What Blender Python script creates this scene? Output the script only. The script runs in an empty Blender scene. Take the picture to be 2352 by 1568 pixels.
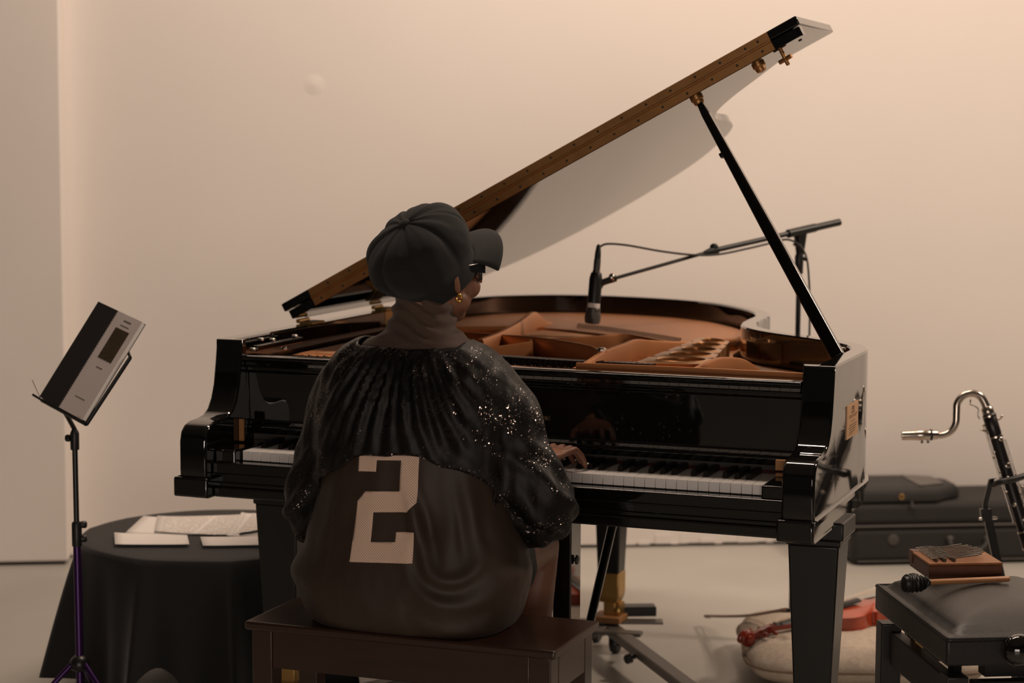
import bpy, bmesh, math, random
import numpy as np
from mathutils import Vector, Matrix, noise
from mathutils.bvhtree import BVHTree

random.seed(7); np.random.seed(7)
scene = bpy.context.scene
COL = scene.collection

# ------------------------------------------------------------------ camera
CAM = np.array([1.61226, -4.14439, 1.46077])
YAW, PITCH, ROLL, FPX = -0.360627, -0.0994315, 0.0051014, 4700.99
_f = np.array([math.sin(YAW)*math.cos(PITCH), math.cos(YAW)*math.cos(PITCH), math.sin(PITCH)])
_r0 = np.array([math.cos(YAW), -math.sin(YAW), 0.0]); _u0 = np.cross(_r0, _f)
_r = math.cos(ROLL)*_r0 + math.sin(ROLL)*_u0
_u = -math.sin(ROLL)*_r0 + math.cos(ROLL)*_u0
cd = bpy.data.cameras.new('camera'); cam = bpy.data.objects.new('camera', cd); COL.objects.link(cam)
cam.matrix_world = Matrix(((_r[0], _u[0], -_f[0], CAM[0]), (_r[1], _u[1], -_f[1], CAM[1]),
                           (_r[2], _u[2], -_f[2], CAM[2]), (0, 0, 0, 1)))
cd.sensor_width = 36; cd.lens = FPX/2352*36; cd.clip_end = 60
cd.dof.use_dof = True; cd.dof.focus_distance = 4.4; cd.dof.aperture_fstop = 3.4
scene.camera = cam

def at(a, b, x=None, y=None, z=None, d=None):
    """survey helper: point of the place seen at photo pixel (a,b) on the plane x=, y=, z= or at depth d"""
    v = _f + _r*(a-1176)/FPX - _u*(b-784)/FPX
    if d is not None: t = d
    elif x is not None: t = (x-CAM[0])/v[0]
    elif y is not None: t = (y-CAM[1])/v[1]
    else: t = (z-CAM[2])/v[2]
    return Vector(CAM + t*v)

# ------------------------------------------------------------------ light
w = bpy.data.worlds.new('world'); scene.world = w; w.use_nodes = True
w.node_tree.nodes['Background'].inputs[0].default_value = (1.0, 0.86, 0.74, 1)
w.node_tree.nodes['Background'].inputs[1].default_value = 0.03

def area(name, loc, target, size, size_y, power, color, spread=math.pi):
    l = bpy.data.lights.new(name, 'AREA'); l.shape = 'RECTANGLE'; l.size = size; l.size_y = size_y
    l.energy = power; l.color = color; l.spread = spread
    o = bpy.data.objects.new(name, l); COL.objects.link(o); o.location = loc
    o.rotation_euler = (Vector(target)-Vector(loc)).to_track_quat('-Z', 'Y').to_euler()
    return o
area('stage_light', (3.2, 2.0, 3.6), (0.2, 1.3, 0.4), 0.5, 0.5, 80, (1.0, 0.79, 0.62))
area('wall_washer', (0.10, 1.05, 4.25), (-0.25, 2.9, 0.3), 2.2, 0.3, 100, (1.0, 0.79, 0.635))
area('rear_fill', (2.2, -6.6, 1.05), (0.0, 0.0, 0.8), 3.0, 1.2, 84, (1.0, 0.83, 0.72))  # unseen fill panel added behind the camera to brighten the surfaces facing it

scene.view_settings.view_transform = 'Standard'
scene.view_settings.look = 'None'
scene.view_settings.exposure = 0.0
scene.view_settings.gamma = 1.0
scene.view_settings.use_curve_mapping = False

# ------------------------------------------------------------------ materials
def newmat(name):
    m = bpy.data.materials.new(name); m.use_nodes = True
    nt = m.node_tree; b = nt.nodes['Principled BSDF']
    return m, nt, b
def mat(name, col, rough=.5, metal=0, spec=.5, coat=0, noise_amt=0, noise_scale=20, bump=0, bump_scale=200, stretch=(1, 1, 1), sheen=0, rough_var=0, coat_rough=.03):
    m, nt, b = newmat(name)
    b.inputs['Base Color'].default_value = (*col, 1); b.inputs['Roughness'].default_value = rough
    b.inputs['Metallic'].default_value = metal; b.inputs['Specular IOR Level'].default_value = spec
    b.inputs['Coat Weight'].default_value = coat; b.inputs['Coat Roughness'].default_value = coat_rough
    if sheen:
        b.inputs['Sheen Weight'].default_value = sheen; b.inputs['Sheen Roughness'].default_value = .4
    if noise_amt or bump or rough_var:
        tc = nt.nodes.new('ShaderNodeTexCoord'); mp = nt.nodes.new('ShaderNodeMapping')
        mp.inputs['Scale'].default_value = stretch; nt.links.new(tc.outputs['Object'], mp.inputs[0])
    if noise_amt:
        n = nt.nodes.new('ShaderNodeTexNoise'); n.inputs['Scale'].default_value = noise_scale; n.inputs['Detail'].default_value = 6
        nt.links.new(mp.outputs[0], n.inputs['Vector'])
        mx = nt.nodes.new('ShaderNodeMix'); mx.data_type = 'RGBA'
        lo = [max(0, c*(1-noise_amt)) for c in col]; hi = [min(1, c*(1+noise_amt)) for c in col]
        mx.inputs[6].default_value = (*lo, 1); mx.inputs[7].default_value = (*hi, 1)
        nt.links.new(n.outputs['Fac'], mx.inputs[0]); nt.links.new(mx.outputs[2], b.inputs['Base Color'])
    if rough_var:
        n3 = nt.nodes.new('ShaderNodeTexNoise'); n3.inputs['Scale'].default_value = noise_scale*.5; n3.inputs['Detail'].default_value = 4
        nt.links.new(mp.outputs[0], n3.inputs['Vector'])
        mr = nt.nodes.new('ShaderNodeMapRange'); mr.inputs[3].default_value = rough-rough_var; mr.inputs[4].default_value = rough+rough_var
        nt.links.new(n3.outputs['Fac'], mr.inputs[0]); nt.links.new(mr.outputs[0], b.inputs['Roughness'])
    if bump:
        n2 = nt.nodes.new('ShaderNodeTexNoise'); n2.inputs['Scale'].default_value = bump_scale; n2.inputs['Detail'].default_value = 4
        nt.links.new(mp.outputs[0], n2.inputs['Vector'])
        bp = nt.nodes.new('ShaderNodeBump'); bp.inputs['Strength'].default_value = bump; bp.inputs['Distance'].default_value = .004
        nt.links.new(n2.outputs['Fac'], bp.inputs['Height']); nt.links.new(bp.outputs[0], b.inputs['Normal'])
    return m

M = {}
M['wall'] = mat('wall_paint', (.80, .745, .70), .85, noise_amt=.025, noise_scale=2.2, bump=.12, bump_scale=5)
M['floor'] = mat('floor_vinyl', (.46, .44, .40), .38, noise_amt=.10, noise_scale=3.5, rough_var=.07, bump=.03, bump_scale=60)
M['ceil'] = mat('ceiling_paint', (.20, .185, .17), .9)
M['dark'] = mat('gap_shade_and_fittings', (.05, .045, .04), .9)  # matte dark: paints shade into the wall gap, also colours small fittings
M['lacquer'] = mat('black_lacquer', (.004, .0038, .0036), .04, spec=.5, coat=.6)
M['lacquer'].node_tree.nodes['Principled BSDF'].inputs['Coat IOR'].default_value = 1.5
M['satin'] = mat('satin_black', (.010, .0105, .010), .32)
M['lidblack'] = mat('lid_lacquer', (.006, .0055, .005), .03, spec=.6, coat=.3, coat_rough=.03)
M['ivory'] = mat('white_key_top', (.88, .84, .80), .22)
M['ebony'] = mat('black_key', (.008, .007, .007), .28)
M['bronze'] = mat('bronze_plate', (.55, .228, .088), .44, metal=.55, noise_amt=.14, noise_scale=9, bump=.05, bump_scale=300)
M['bronze2'] = mat('bronze_web', (.56, .28, .12), .33, metal=.6, noise_amt=.12, noise_scale=8)
M['board'] = mat('soundboard', (.22, .12, .055), .5, noise_amt=.2, noise_scale=12, stretch=(1, 8, 1))
M['hinge'] = mat('aged_brass', (.42, .21, .075), .42, metal=.75, noise_amt=.25, noise_scale=25)
M['brass'] = mat('brass', (.55, .34, .12), .35, metal=.85, noise_amt=.2, noise_scale=30)
M['steel'] = mat('string_steel', (.45, .36, .28), .35, metal=.9)
M['copperwire'] = mat('copper_wire', (.42, .22, .12), .4, metal=.8)
M['felt'] = mat('red_felt', (.05, .008, .007), .95)
M['bench'] = mat('bench_wood', (.030, .0115, .0055), .33, noise_amt=.35, noise_scale=6, stretch=(1, 14, 14), coat=.25, coat_rough=.2)
M['cloth'] = mat('black_tablecloth', (.007, .007, .007), .75, sheen=.2, bump=.2, bump_scale=900)
M['tablewood'] = mat('table_leg_grey', (.05, .045, .04), .5)
M['plastic'] = mat('black_plastic', (.010, .010, .010), .42)
M['metalblack'] = mat('black_powdercoat', (.009, .009, .009), .36)
M['purple'] = mat('purple_anodised', (.045, .012, .085), .3, metal=.6)
M['chrome'] = mat('chrome', (.62, .58, .54), .2, metal=1)
M['silver'] = mat('worn_silver', (.50, .44, .38), .24, metal=1, noise_amt=.25, noise_scale=40)
M['micgrey'] = mat('mic_grey', (.10, .095, .09), .38, metal=.5)
M['micgrille'] = mat('mic_grille', (.14, .135, .13), .5, metal=.7, bump=.8, bump_scale=900)
M['clarwood'] = mat('clarinet_wood', (.010, .008, .008), .33, noise_amt=.3, noise_scale=40)
M['leather'] = mat('black_leather', (.009, .0085, .008), .38, bump=.2, bump_scale=420, spec=.5)
M['stoolblack'] = mat('stool_lacquer', (.013, .012, .012), .4)
M['kalimba'] = mat('kalimba_wood', (.27, .105, .035), .5, noise_amt=.35, noise_scale=10, stretch=(2, 14, 6))
M['kalimbadark'] = mat('kalimba_side', (.13, .045, .02), .5, noise_amt=.4, noise_scale=12, stretch=(4, 4, 20))
M['iron'] = mat('tine_iron', (.12, .105, .09), .38, metal=.9)
M['stick'] = mat('mallet_stick', (.42, .20, .085), .42, noise_amt=.2, noise_scale=30)
M['rubber'] = mat('rubber_wrap', (.012, .011, .010), .45)
M['cushion'] = mat('cushion_linen', (.50, .42, .34), .95, noise_amt=.3, noise_scale=60, bump=.6, bump_scale=260)
M['cushionside'] = mat('cushion_border', (.24, .18, .13), .95, noise_amt=.25, noise_scale=50, bump=.5, bump_scale=300)
M['violin'] = mat('violin_varnish', (.42, .055, .018), .2, noise_amt=.35, noise_scale=8, stretch=(1, 6, 1), coat=.6)
M['violindark'] = mat('violin_neck', (.20, .022, .010), .25, noise_amt=.3, noise_scale=14, coat=.4)
M['bowwood'] = mat('bow_wood', (.20, .10, .05), .4)
M['horsehair'] = mat('bow_hair', (.6, .52, .42), .7)
M['case'] = mat('case_fabric', (.020, .019, .018), .72, noise_amt=.2, noise_scale=60, bump=.3, bump_scale=600)
M['casetrim'] = mat('case_trim', (.07, .062, .056), .55)
M['bag'] = mat('nylon_bag', (.022, .021, .020), .55, bump=.3, bump_scale=500)
M['bagpatch'] = mat('bag_patch', (.13, .12, .11), .55, noise_amt=.5, noise_scale=60)
M['greymetal'] = mat('dolly_grey', (.16, .145, .13), .45, metal=.4)
M['jersey'] = mat('brown_jersey', (.034, .019, .0115), .58, sheen=.03, bump=.15, bump_scale=900)
M['turtle'] = mat('brown_turtleneck', (.085, .052, .038), .85, sheen=.12, bump=.3, bump_scale=1100)
M['cap'] = mat('black_wool_cap', (.0095, .0098, .0096), .9, sheen=.05, noise_amt=.2, noise_scale=300, bump=.4, bump_scale=1100)
M['shorts'] = mat('black_shorts', (.010, .0095, .009), .8, bump=.3, bump_scale=300)
M['glassblack'] = mat('sunglass_frame', (.008, .008, .009), .12, coat=.5)
M['gold'] = mat('gold', (.95, .55, .16), .16, metal=1)
M['card'] = mat('plaque_card', (.62, .37, .20), .6, noise_amt=.08, noise_scale=30)
M['ink'] = mat('print_ink', (.22, .12, .07), .7)
M['goldprint'] = mat('gold_letter', (.75, .55, .28), .4, metal=.5)
M['paper'] = mat('paper', (.92, .87, .82), .85)
M['covergrey'] = mat('book_cover', (.72, .63, .60), .6, noise_amt=.06, noise_scale=14)
M['coverblack'] = mat('book_black', (.014, .012, .012), .55)
M['coverpic'] = mat('book_picture', (.055, .036, .016), .5, noise_amt=.9, noise_scale=50, stretch=(1, 1, 3))
M['covertext'] = mat('book_text', (.10, .085, .08), .7)
M['tag'] = mat('wood_tag', (.34, .16, .055), .6, noise_amt=.2, noise_scale=40)

def sheet_mat():
    m, nt, b = newmat('sheet_music')
    tc = nt.nodes.new('ShaderNodeTexCoord'); sp = nt.nodes.new('ShaderNodeSeparateXYZ')
    nt.links.new(tc.outputs['UV'], sp.inputs[0])
    # staves: bands across v, broken up by noise
    mu = nt.nodes.new('ShaderNodeMath'); mu.operation = 'MULTIPLY'; mu.inputs[1].default_value = 11
    fr = nt.nodes.new('ShaderNodeMath'); fr.operation = 'FRACT'
    lt = nt.nodes.new('ShaderNodeMath'); lt.operation = 'LESS_THAN'; lt.inputs[1].default_value = .34
    nt.links.new(sp.outputs['Y'], mu.inputs[0]); nt.links.new(mu.outputs[0], fr.inputs[0]); nt.links.new(fr.outputs[0], lt.inputs[0])
    n = nt.nodes.new('ShaderNodeTexNoise'); n.inputs['Scale'].default_value = 30; nt.links.new(tc.outputs['UV'], n.inputs['Vector'])
    gt = nt.nodes.new('ShaderNodeMath'); gt.operation = 'GREATER_THAN'; gt.inputs[1].default_value = .42
    nt.links.new(n.outputs['Fac'], gt.inputs[0])
    mm = nt.nodes.new('ShaderNodeMath'); mm.operation = 'MULTIPLY'; nt.links.new(lt.outputs[0], mm.inputs[0]); nt.links.new(gt.outputs[0], mm.inputs[1])
    # margins
    a = nt.nodes.new('ShaderNodeMath'); a.operation = 'COMPARE'; a.inputs[1].default_value = .5; a.inputs[2].default_value = .42
    nt.links.new(sp.outputs['X'], a.inputs[0])
    m2 = nt.nodes.new('ShaderNodeMath'); m2.operation = 'MULTIPLY'; nt.links.new(mm.outputs[0], m2.inputs[0]); nt.links.new(a.outputs[0], m2.inputs[1])
    mx = nt.nodes.new('ShaderNodeMix'); mx.data_type = 'RGBA'
    mx.inputs[6].default_value = (.92, .87, .82, 1); mx.inputs[7].default_value = (.42, .36, .31, 1)
    nt.links.new(m2.outputs[0], mx.inputs[0]); nt.links.new(mx.outputs[2], b.inputs['Base Color'])
    b.inputs['Roughness'].default_value = .85
    return m
M['sheet'] = sheet_mat()

def number_mat():
    m, nt, b = newmat('jersey_number')
    tc = nt.nodes.new('ShaderNodeTexCoord'); mp = nt.nodes.new('ShaderNodeMapping')
    mp.inputs['Scale'].default_value = (260, 0, 260); mp.inputs['Rotation'].default_value = (0, .785, 0)
    nt.links.new(tc.outputs['Object'], mp.inputs[0])
    v = nt.nodes.new('ShaderNodeTexVoronoi'); v.inputs['Randomness'].default_value = 0; v.inputs['Scale'].default_value = 1
    nt.links.new(mp.outputs[0], v.inputs['Vector'])
    lt = nt.nodes.new('ShaderNodeMath'); lt.operation = 'LESS_THAN'; lt.inputs[1].default_value = .30
    nt.links.new(v.outputs['Distance'], lt.inputs[0])
    mx = nt.nodes.new('ShaderNodeMix'); mx.data_type = 'RGBA'
    mx.inputs[6].default_value = (.90, .66, .52, 1); mx.inputs[7].default_value = (.34, .23, .17, 1)
    nt.links.new(lt.outputs[0], mx.inputs[0]); nt.links.new(mx.outputs[2], b.inputs['Base Color'])
    b.inputs['Roughness'].default_value = .75
    return m
M['number'] = number_mat()

def sequin_mat():
    m, nt, b = newmat('black_sequin')
    tc = nt.nodes.new('ShaderNodeTexCoord')
    v = nt.nodes.new('ShaderNodeTexVoronoi'); v.inputs['Scale'].default_value = 560
    nt.links.new(tc.outputs['Object'], v.inputs['Vector'])
    g = nt.nodes.new('ShaderNodeNewGeometry')
    sub = nt.nodes.new('ShaderNodeVectorMath'); sub.operation = 'SUBTRACT'; sub.inputs[1].default_value = (.5, .5, .5)
    nt.links.new(v.outputs['Color'], sub.inputs[0])
    sc = nt.nodes.new('ShaderNodeVectorMath'); sc.operation = 'SCALE'; sc.inputs['Scale'].default_value = 1.1
    nt.links.new(sub.outputs[0], sc.inputs[0])
    ad = nt.nodes.new('ShaderNodeVectorMath'); ad.operation = 'ADD'
    nt.links.new(g.outputs['Normal'], ad.inputs[0]); nt.links.new(sc.outputs[0], ad.inputs[1])
    nm = nt.nodes.new('ShaderNodeVectorMath'); nm.operation = 'NORMALIZE'; nt.links.new(ad.outputs[0], nm.inputs[0])
    b.inputs['Base Color'].default_value = (.0040, .0033, .0031, 1); b.inputs['Roughness'].default_value = .5
    b.inputs['Specular IOR Level'].default_value = .25
    fl = nt.nodes.new('ShaderNodeBsdfGlossy'); fl.inputs['Color'].default_value = (.30, .25, .235, 1); fl.inputs['Roughness'].default_value = .22
    nt.links.new(nm.outputs[0], fl.inputs['Normal'])
    sp = nt.nodes.new('ShaderNodeSeparateColor'); nt.links.new(v.outputs['Color'], sp.inputs[0])
    gt = nt.nodes.new('ShaderNodeMath'); gt.operation = 'GREATER_THAN'; gt.inputs[1].default_value = .82
    nt.links.new(sp.outputs[2], gt.inputs[0])
    nz = nt.nodes.new('ShaderNodeTexNoise'); nz.inputs['Scale'].default_value = 26; nz.inputs['Detail'].default_value = 3; nt.links.new(tc.outputs['Object'], nz.inputs['Vector'])
    mk = nt.nodes.new('ShaderNodeMapRange'); mk.inputs[1].default_value = .46; mk.inputs[2].default_value = .62; mk.inputs[3].default_value = .03; mk.inputs[4].default_value = .75
    nt.links.new(nz.outputs['Fac'], mk.inputs[0])
    ml = nt.nodes.new('ShaderNodeMath'); ml.operation = 'MULTIPLY'; nt.links.new(gt.outputs[0], ml.inputs[0]); nt.links.new(mk.outputs[0], ml.inputs[1])
    mix = nt.nodes.new('ShaderNodeMixShader'); nt.links.new(ml.outputs[0], mix.inputs[0])
    nt.links.new(b.outputs[0], mix.inputs[1]); nt.links.new(fl.outputs[0], mix.inputs[2])
    nt.links.new(mix.outputs[0], nt.nodes['Material Output'].inputs[0])
    return m
M['sequin'] = sequin_mat()

def skin_mat():
    m, nt, b = newmat('skin')
    b.inputs['Base Color'].default_value = (.22, .095, .055, 1); b.inputs['Roughness'].default_value = .48
    b.inputs['Subsurface Weight'].default_value = .08; b.inputs['Subsurface Radius'].default_value = (.01, .004, .002)
    return m
M['skin'] = skin_mat()

# ------------------------------------------------------------------ mesh helpers
class MB:
    def __init__(s): s.v = []; s.f = []
    def add(s, vs, fs):
        o = len(s.v); s.v += [tuple(float(c) for c in p) for p in vs]; s.f += [tuple(i+o for i in f) for f in fs]; return s
    def box(s, x0, x1, y0, y1, z0, z1, mtx=None):
        vs = [Vector((x, y, z)) for z in (z0, z1) for y in (y0, y1) for x in (x0, x1)]
        if mtx is not None: vs = [mtx @ p for p in vs]
        return s.add(vs, [(0, 2, 3, 1), (4, 5, 7, 6), (0, 1, 5, 4), (2, 6, 7, 3), (0, 4, 6, 2), (1, 3, 7, 5)])
    def prism(s, pts, fn, a, b):
        """pts 2-D outline; fn(p,q,t)->xyz; extruded t from a to b"""
        n = len(pts)
        vs = [fn(p, q, a) for p, q in pts]+[fn(p, q, b) for p, q in pts]
        fs = [tuple(range(n))[::-1], tuple(range(n, 2*n))]+[(i, (i+1) % n, n+(i+1) % n, n+i) for i in range(n)]
        return s.add(vs, fs)
    def loft(s, rings, cap=True, closed=True):
        n = len(rings[0]); vs = [p for r in rings for p in r]; fs = []
        for k in range(len(rings)-1):
            for i in range(n if closed else n-1):
                j = (i+1) % n
                fs.append((k*n+i, k*n+j, (k+1)*n+j, (k+1)*n+i))
        if cap:
            fs.append(tuple(range(n))[::-1]); fs.append(tuple(range((len(rings)-1)*n, len(rings)*n)))
        return s.add(vs, fs)
    def tube(s, path, rad, n=10, cap=True, round_ends=False, squash=None):
        P = [Vector(p) for p in path]
        R = list(rad) if hasattr(rad, '__len__') else [rad]*len(P)
        if round_ends:
            def endcap(p, q, r):
                d = (p-q).normalized(); return [(p+d*r*math.sin(a), max(r*math.cos(a), r*.05)) for a in (1.5, 1.2, .8, .4)]
            A = endcap(P[0], P[1], R[0]); B = endcap(P[-1], P[-2], R[-1])[::-1]
            P = [a for a, _ in A]+P+[b for b, _ in B]; R = [r for _, r in A]+R+[r for _, r in B]
        rings = []; up = None
        for i, p in enumerate(P):
            t = (P[min(i+1, len(P)-1)]-P[max(i-1, 0)])
            if t.length < 1e-9: t = Vector((0, 0, 1))
            t.normalize()
            if up is None:
                a = Vector((0, 0, 1)) if abs(t.z) < .9 else Vector((1, 0, 0))
                up = (a-t*a.dot(t)).normalized()
            else:
                up = (up-t*up.dot(t)); up = up.normalized() if up.length > 1e-6 else t.orthogonal().normalized()
            sd = t.cross(up); q = squash or 1
            rings.append([p+(up*math.cos(2*math.pi*k/n)*q+sd*math.sin(2*math.pi*k/n))*R[i] for k in range(n)])
        return s.loft(rings, cap)
    def lathe(s, prof, base, axis=(0, 0, 1), n=20, ref=None):
        """prof [(r,h)] around axis from base"""
        a = Vector(axis).normalized(); e = Vector(ref) if ref else (Vector((1, 0, 0)) if abs(a.x) < .9 else Vector((0, 1, 0)))
        e = (e-a*e.dot(a)).normalized(); g = a.cross(e); B = Vector(base)
        rings = [[B+a*h+(e*math.cos(2*math.pi*k/n)+g*math.sin(2*math.pi*k/n))*max(r, 1e-4) for k in range(n)] for r, h in prof]
        return s.loft(rings)
    def ellipsoid(s, c, rx, ry, rz, mtx=None, n=20, m=12):
        rings = []
        for j in range(m+1):
            t = math.pi*j/m; t = min(max(t, .02), math.pi-.02)
            rg = []
            for k in range(n):
                a = 2*math.pi*k/n
                p = Vector((rx*math.sin(t)*math.cos(a), ry*math.sin(t)*math.sin(a), -rz*math.cos(t)))
                if mtx is not None: p = mtx @ p
                rg.append(p+Vector(c))
            rings.append(rg)
        return s.loft(rings)
    def mesh(s, name):
        me = bpy.data.meshes.new(name); me.from_pydata(s.v, [], s.f); me.update(); return me
    def build(s, name, mtl, parent=None, smooth=False, bevel=0, segs=2, label=None, fix=True):
        me = s.mesh(name)
        if fix:
            bm = bmesh.new(); bm.from_mesh(me); bmesh.ops.recalc_face_normals(bm, faces=bm.faces); bm.to_mesh(me); bm.free()
        return link(name, me, mtl, parent, smooth, bevel, segs, label)

def worldT(o):
    T = o.location.copy(); p = o
    return Matrix.Translation(T)
def link(name, me, mtl, parent=None, smooth=False, bevel=0, segs=2, label=None, loc=None):
    if mtl and not me.materials: me.materials.append(M[mtl] if isinstance(mtl, str) else mtl)
    o = bpy.data.objects.new(name, me); COL.objects.link(o)
    if loc is not None: o.location = loc
    if parent is not None:
        o.parent = parent; o.matrix_parent_inverse = worldT(parent).inverted()
    if smooth:
        me.polygons.foreach_set('use_smooth', [True]*len(me.polygons))
        try: me.set_sharp_from_angle(angle=math.radians(48))
        except Exception: pass
    if bevel:
        b = o.modifiers.new('bevel', 'BEVEL'); b.width = bevel; b.segments = segs; b.limit_method = 'ANGLE'; b.angle_limit = math.radians(38)
        me.polygons.foreach_set('use_smooth', [True]*len(me.polygons))
        wn = o.modifiers.new('wn', 'WEIGHTED_NORMAL'); wn.keep_sharp = True
        try: me.set_sharp_from_angle(angle=math.radians(60))
        except Exception: pass
    if label: o['label'] = label
    return o
def tag(o, label, cat, group=None):
    o['label'] = label; o['category'] = cat
    if group: o['group'] = group
    return o
def struct(o): o['kind'] = 'structure'; return o
def empty(name, loc, label, cat, group=None):
    o = bpy.data.objects.new(name, None); COL.objects.link(o); o.location = loc; o.empty_display_size = .1
    return tag(o, label, cat, group)
def catmull(P, n=8):
    P = [Vector(p) for p in P]; out = []
    for i in range(len(P)-1):
        a = P[max(i-1, 0)]; b = P[i]; c = P[i+1]; d = P[min(i+2, len(P)-1)]
        for k in range(n):
            t = k/n
            out.append(.5*((2*b)+(c-a)*t+(2*a-5*b+4*c-d)*t*t+(3*b-a-3*c+d)*t**3))
    out.append(P[-1]); return out
def remesh(mb, vox, smooth=3, lam=.5):
    me = mb.mesh('tmp'); bm = bmesh.new(); bm.from_mesh(me); bmesh.ops.recalc_face_normals(bm, faces=bm.faces); bm.to_mesh(me); bm.free()
    o = bpy.data.objects.new('tmp', me); COL.objects.link(o)
    r = o.modifiers.new('r', 'REMESH'); r.mode = 'VOXEL'; r.voxel_size = vox
    dg = bpy.context.evaluated_depsgraph_get(); m2 = bpy.data.meshes.new_from_object(o.evaluated_get(dg))
    bpy.data.objects.remove(o); bpy.data.meshes.remove(me)
    lap(m2, smooth, lam); return m2
def getv(me):
    v = np.empty(len(me.vertices)*3); me.vertices.foreach_get('co', v); return v.reshape(-1, 3)
def setv(me, v): me.vertices.foreach_set('co', v.ravel()); me.update()
def lap(me, it, lam=.5):
    v = getv(me); e = np.empty(len(me.edges)*2, dtype=np.int64); me.edges.foreach_get('vertices', e); e = e.reshape(-1, 2)
    deg = np.bincount(e.ravel(), minlength=len(v)).astype(float)[:, None]; deg[deg == 0] = 1
    for _ in range(it):
        a = np.zeros_like(v)
        for c in range(3):
            a[:, c] = np.bincount(e[:, 0], v[e[:, 1], c], len(v))+np.bincount(e[:, 1], v[e[:, 0], c], len(v))
        v = v+lam*(a/deg-v)
    setv(me, v)
def normals(me):
    n = np.empty(len(me.vertices)*3); me.vertices.foreach_get('normal', n); return n.reshape(-1, 3)

# ================================================================== SETTING
WD = Vector((.8886, .4587, 0)); WN = Vector((.4587, -.8886, 0)); W0 = Vector((-2.319, 1.857, 0))   # back wall line, its normal faces the room
def wp(s, n, z): return W0+WD*s+WN*n+Vector((0, 0, z))
def wallbox(mb, s0, s1, n0, n1, z0, z1):
    vs = [wp(s, n, z) for z in (z0, z1) for n in (n0, n1) for s in (s0, s1)]
    mb.add(vs, [(0, 1, 3, 2), (4, 6, 7, 5), (0, 4, 5, 1), (2, 3, 7, 6), (0, 2, 6, 4), (1, 5, 7, 3)])
mb = MB(); mb.box(-9, 9, -11, 9, -.1, 0); struct(mb.build('floor', 'floor'))
mb = MB(); wallbox(mb, -.2, 9, -.25, 0, .012, 4.4); wall = struct(mb.build('wall_back', 'wall'))
# filled hole in the plaster
_v = _f+_r*(722-1176)/FPX-_u*(195-784)/FPX; _t = float((np.array(W0)-CAM) @ np.array(WN))/float(_v @ np.array(WN)); pp = Vector(CAM+_t*_v)
mb = MB(); mb.lathe([(.036, 0), (.031, .0009), (.016, .0010), (.012, .0018), (0, .002)], pp, WN, 24); mb.build('plaster_patch', 'wall', wall, smooth=True)
mb = MB(); wallbox(mb, -6, .035, -.25, .125, .012, 4.4); struct(mb.build('wall_left', 'wall', bevel=.008))
mb = MB(); wallbox(mb, -6, 9, -.24, -.012, 0, .012); wallbox(mb, -6, .02, -.012, .113, 0, .012); struct(mb.build('gap_shade_strip_1', 'dark'))  # dark strip in the gap under the wall, its shade put into the colour
# uneven paint drips along the foot of the wall
mb = MB()
for i in range(70):
    s = .04+i*.06+random.uniform(-.02, .02); wd_ = random.uniform(.02, .06)
    wallbox(mb, s, s+wd_, 0, random.uniform(.001, .004), .006+random.random()*.006, random.uniform(.015, .05))
o = struct(mb.build('wall_foot_drips', 'wall', bevel=.002))
mb = MB(); mb.box(-9, 9, -11, 9, 4.4, 4.5); struct(mb.build('ceiling', 'ceil'))

# ================================================================== GRAND PIANO
piano = empty('grand_piano', (0, .8, 0), 'glossy black grand piano with its lid propped open', 'piano')
ZR = .984
RIMPTS = [(.737, .125), (.7373, .22), (.7375, .36), (.735, .48), (.708, .575), (.645, .66), (.545, .75), (.455, .825), (.385, .91), (.345, 1.01), (.331, 1.12),
          (.322, 1.25), (.285, 1.38), (.20, 1.52), (.085, 1.65), (-.09, 1.745), (-.30, 1.785), (-.48, 1.75), (-.62, 1.64), (-.70, 1.48), (-.735, 1.30),
          (-.737, 1.0), (-.737, .7), (-.737, .4), (-.737, .125)]
RO = [(p.x, p.y) for p in catmull([(x, y, 0) for x, y in RIMPTS], 5)]
def offset(pts, d):
    out = []
    for i, (x, y) in enumerate(pts):
        a = pts[max(i-1, 0)]; b = pts[min(i+1, len(pts)-1)]
        tx, ty = b[0]-a[0], b[1]-a[1]; l = math.hypot(tx, ty)
        out.append((x-ty/l*d, y+tx/l*d))
    return out
RI = offset(RO, .042)
RI[0] = (RI[0][0], .125); RI[-1] = (RI[-1][0], .125)
def rimring(zo0, zt, oo, ii):
    c = .004
    rings = []
    for (ox, oy), (ix, iy) in zip(oo, ii):
        dx, dy = ix-ox, iy-oy; l = math.hypot(dx, dy); dx /= l; dy /= l
        rings.append([(ox, oy, zo0), (ox, oy, zt-c), (ox+dx*c, oy+dy*c, zt), (ix-dx*c, iy-dy*c, zt), (ix, iy, zt-c), (ix, iy, zo0)])
    return rings
mb = MB(); mb.loft(rimring(.635, ZR, RO, RI)); rim = mb.build('rim', 'lacquer', piano, smooth=True)
rim.data.set_sharp_from_angle(angle=math.radians(28))
# base moulding line on the outside of the case
RX = [(.737, -.070), (.737, .02)]+RO+[(-.737, .02), (-.737, -.070)]
MO = offset(RX, -.007); mb = MB()
mb.loft([[(a[0], a[1], .672), (b[0], b[1], .674), (b[0], b[1], .684), (a[0], a[1], .686)] for a, b in zip(RX, MO)])
mb.build('case_moulding', 'lacquer', rim, smooth=True)
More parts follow.
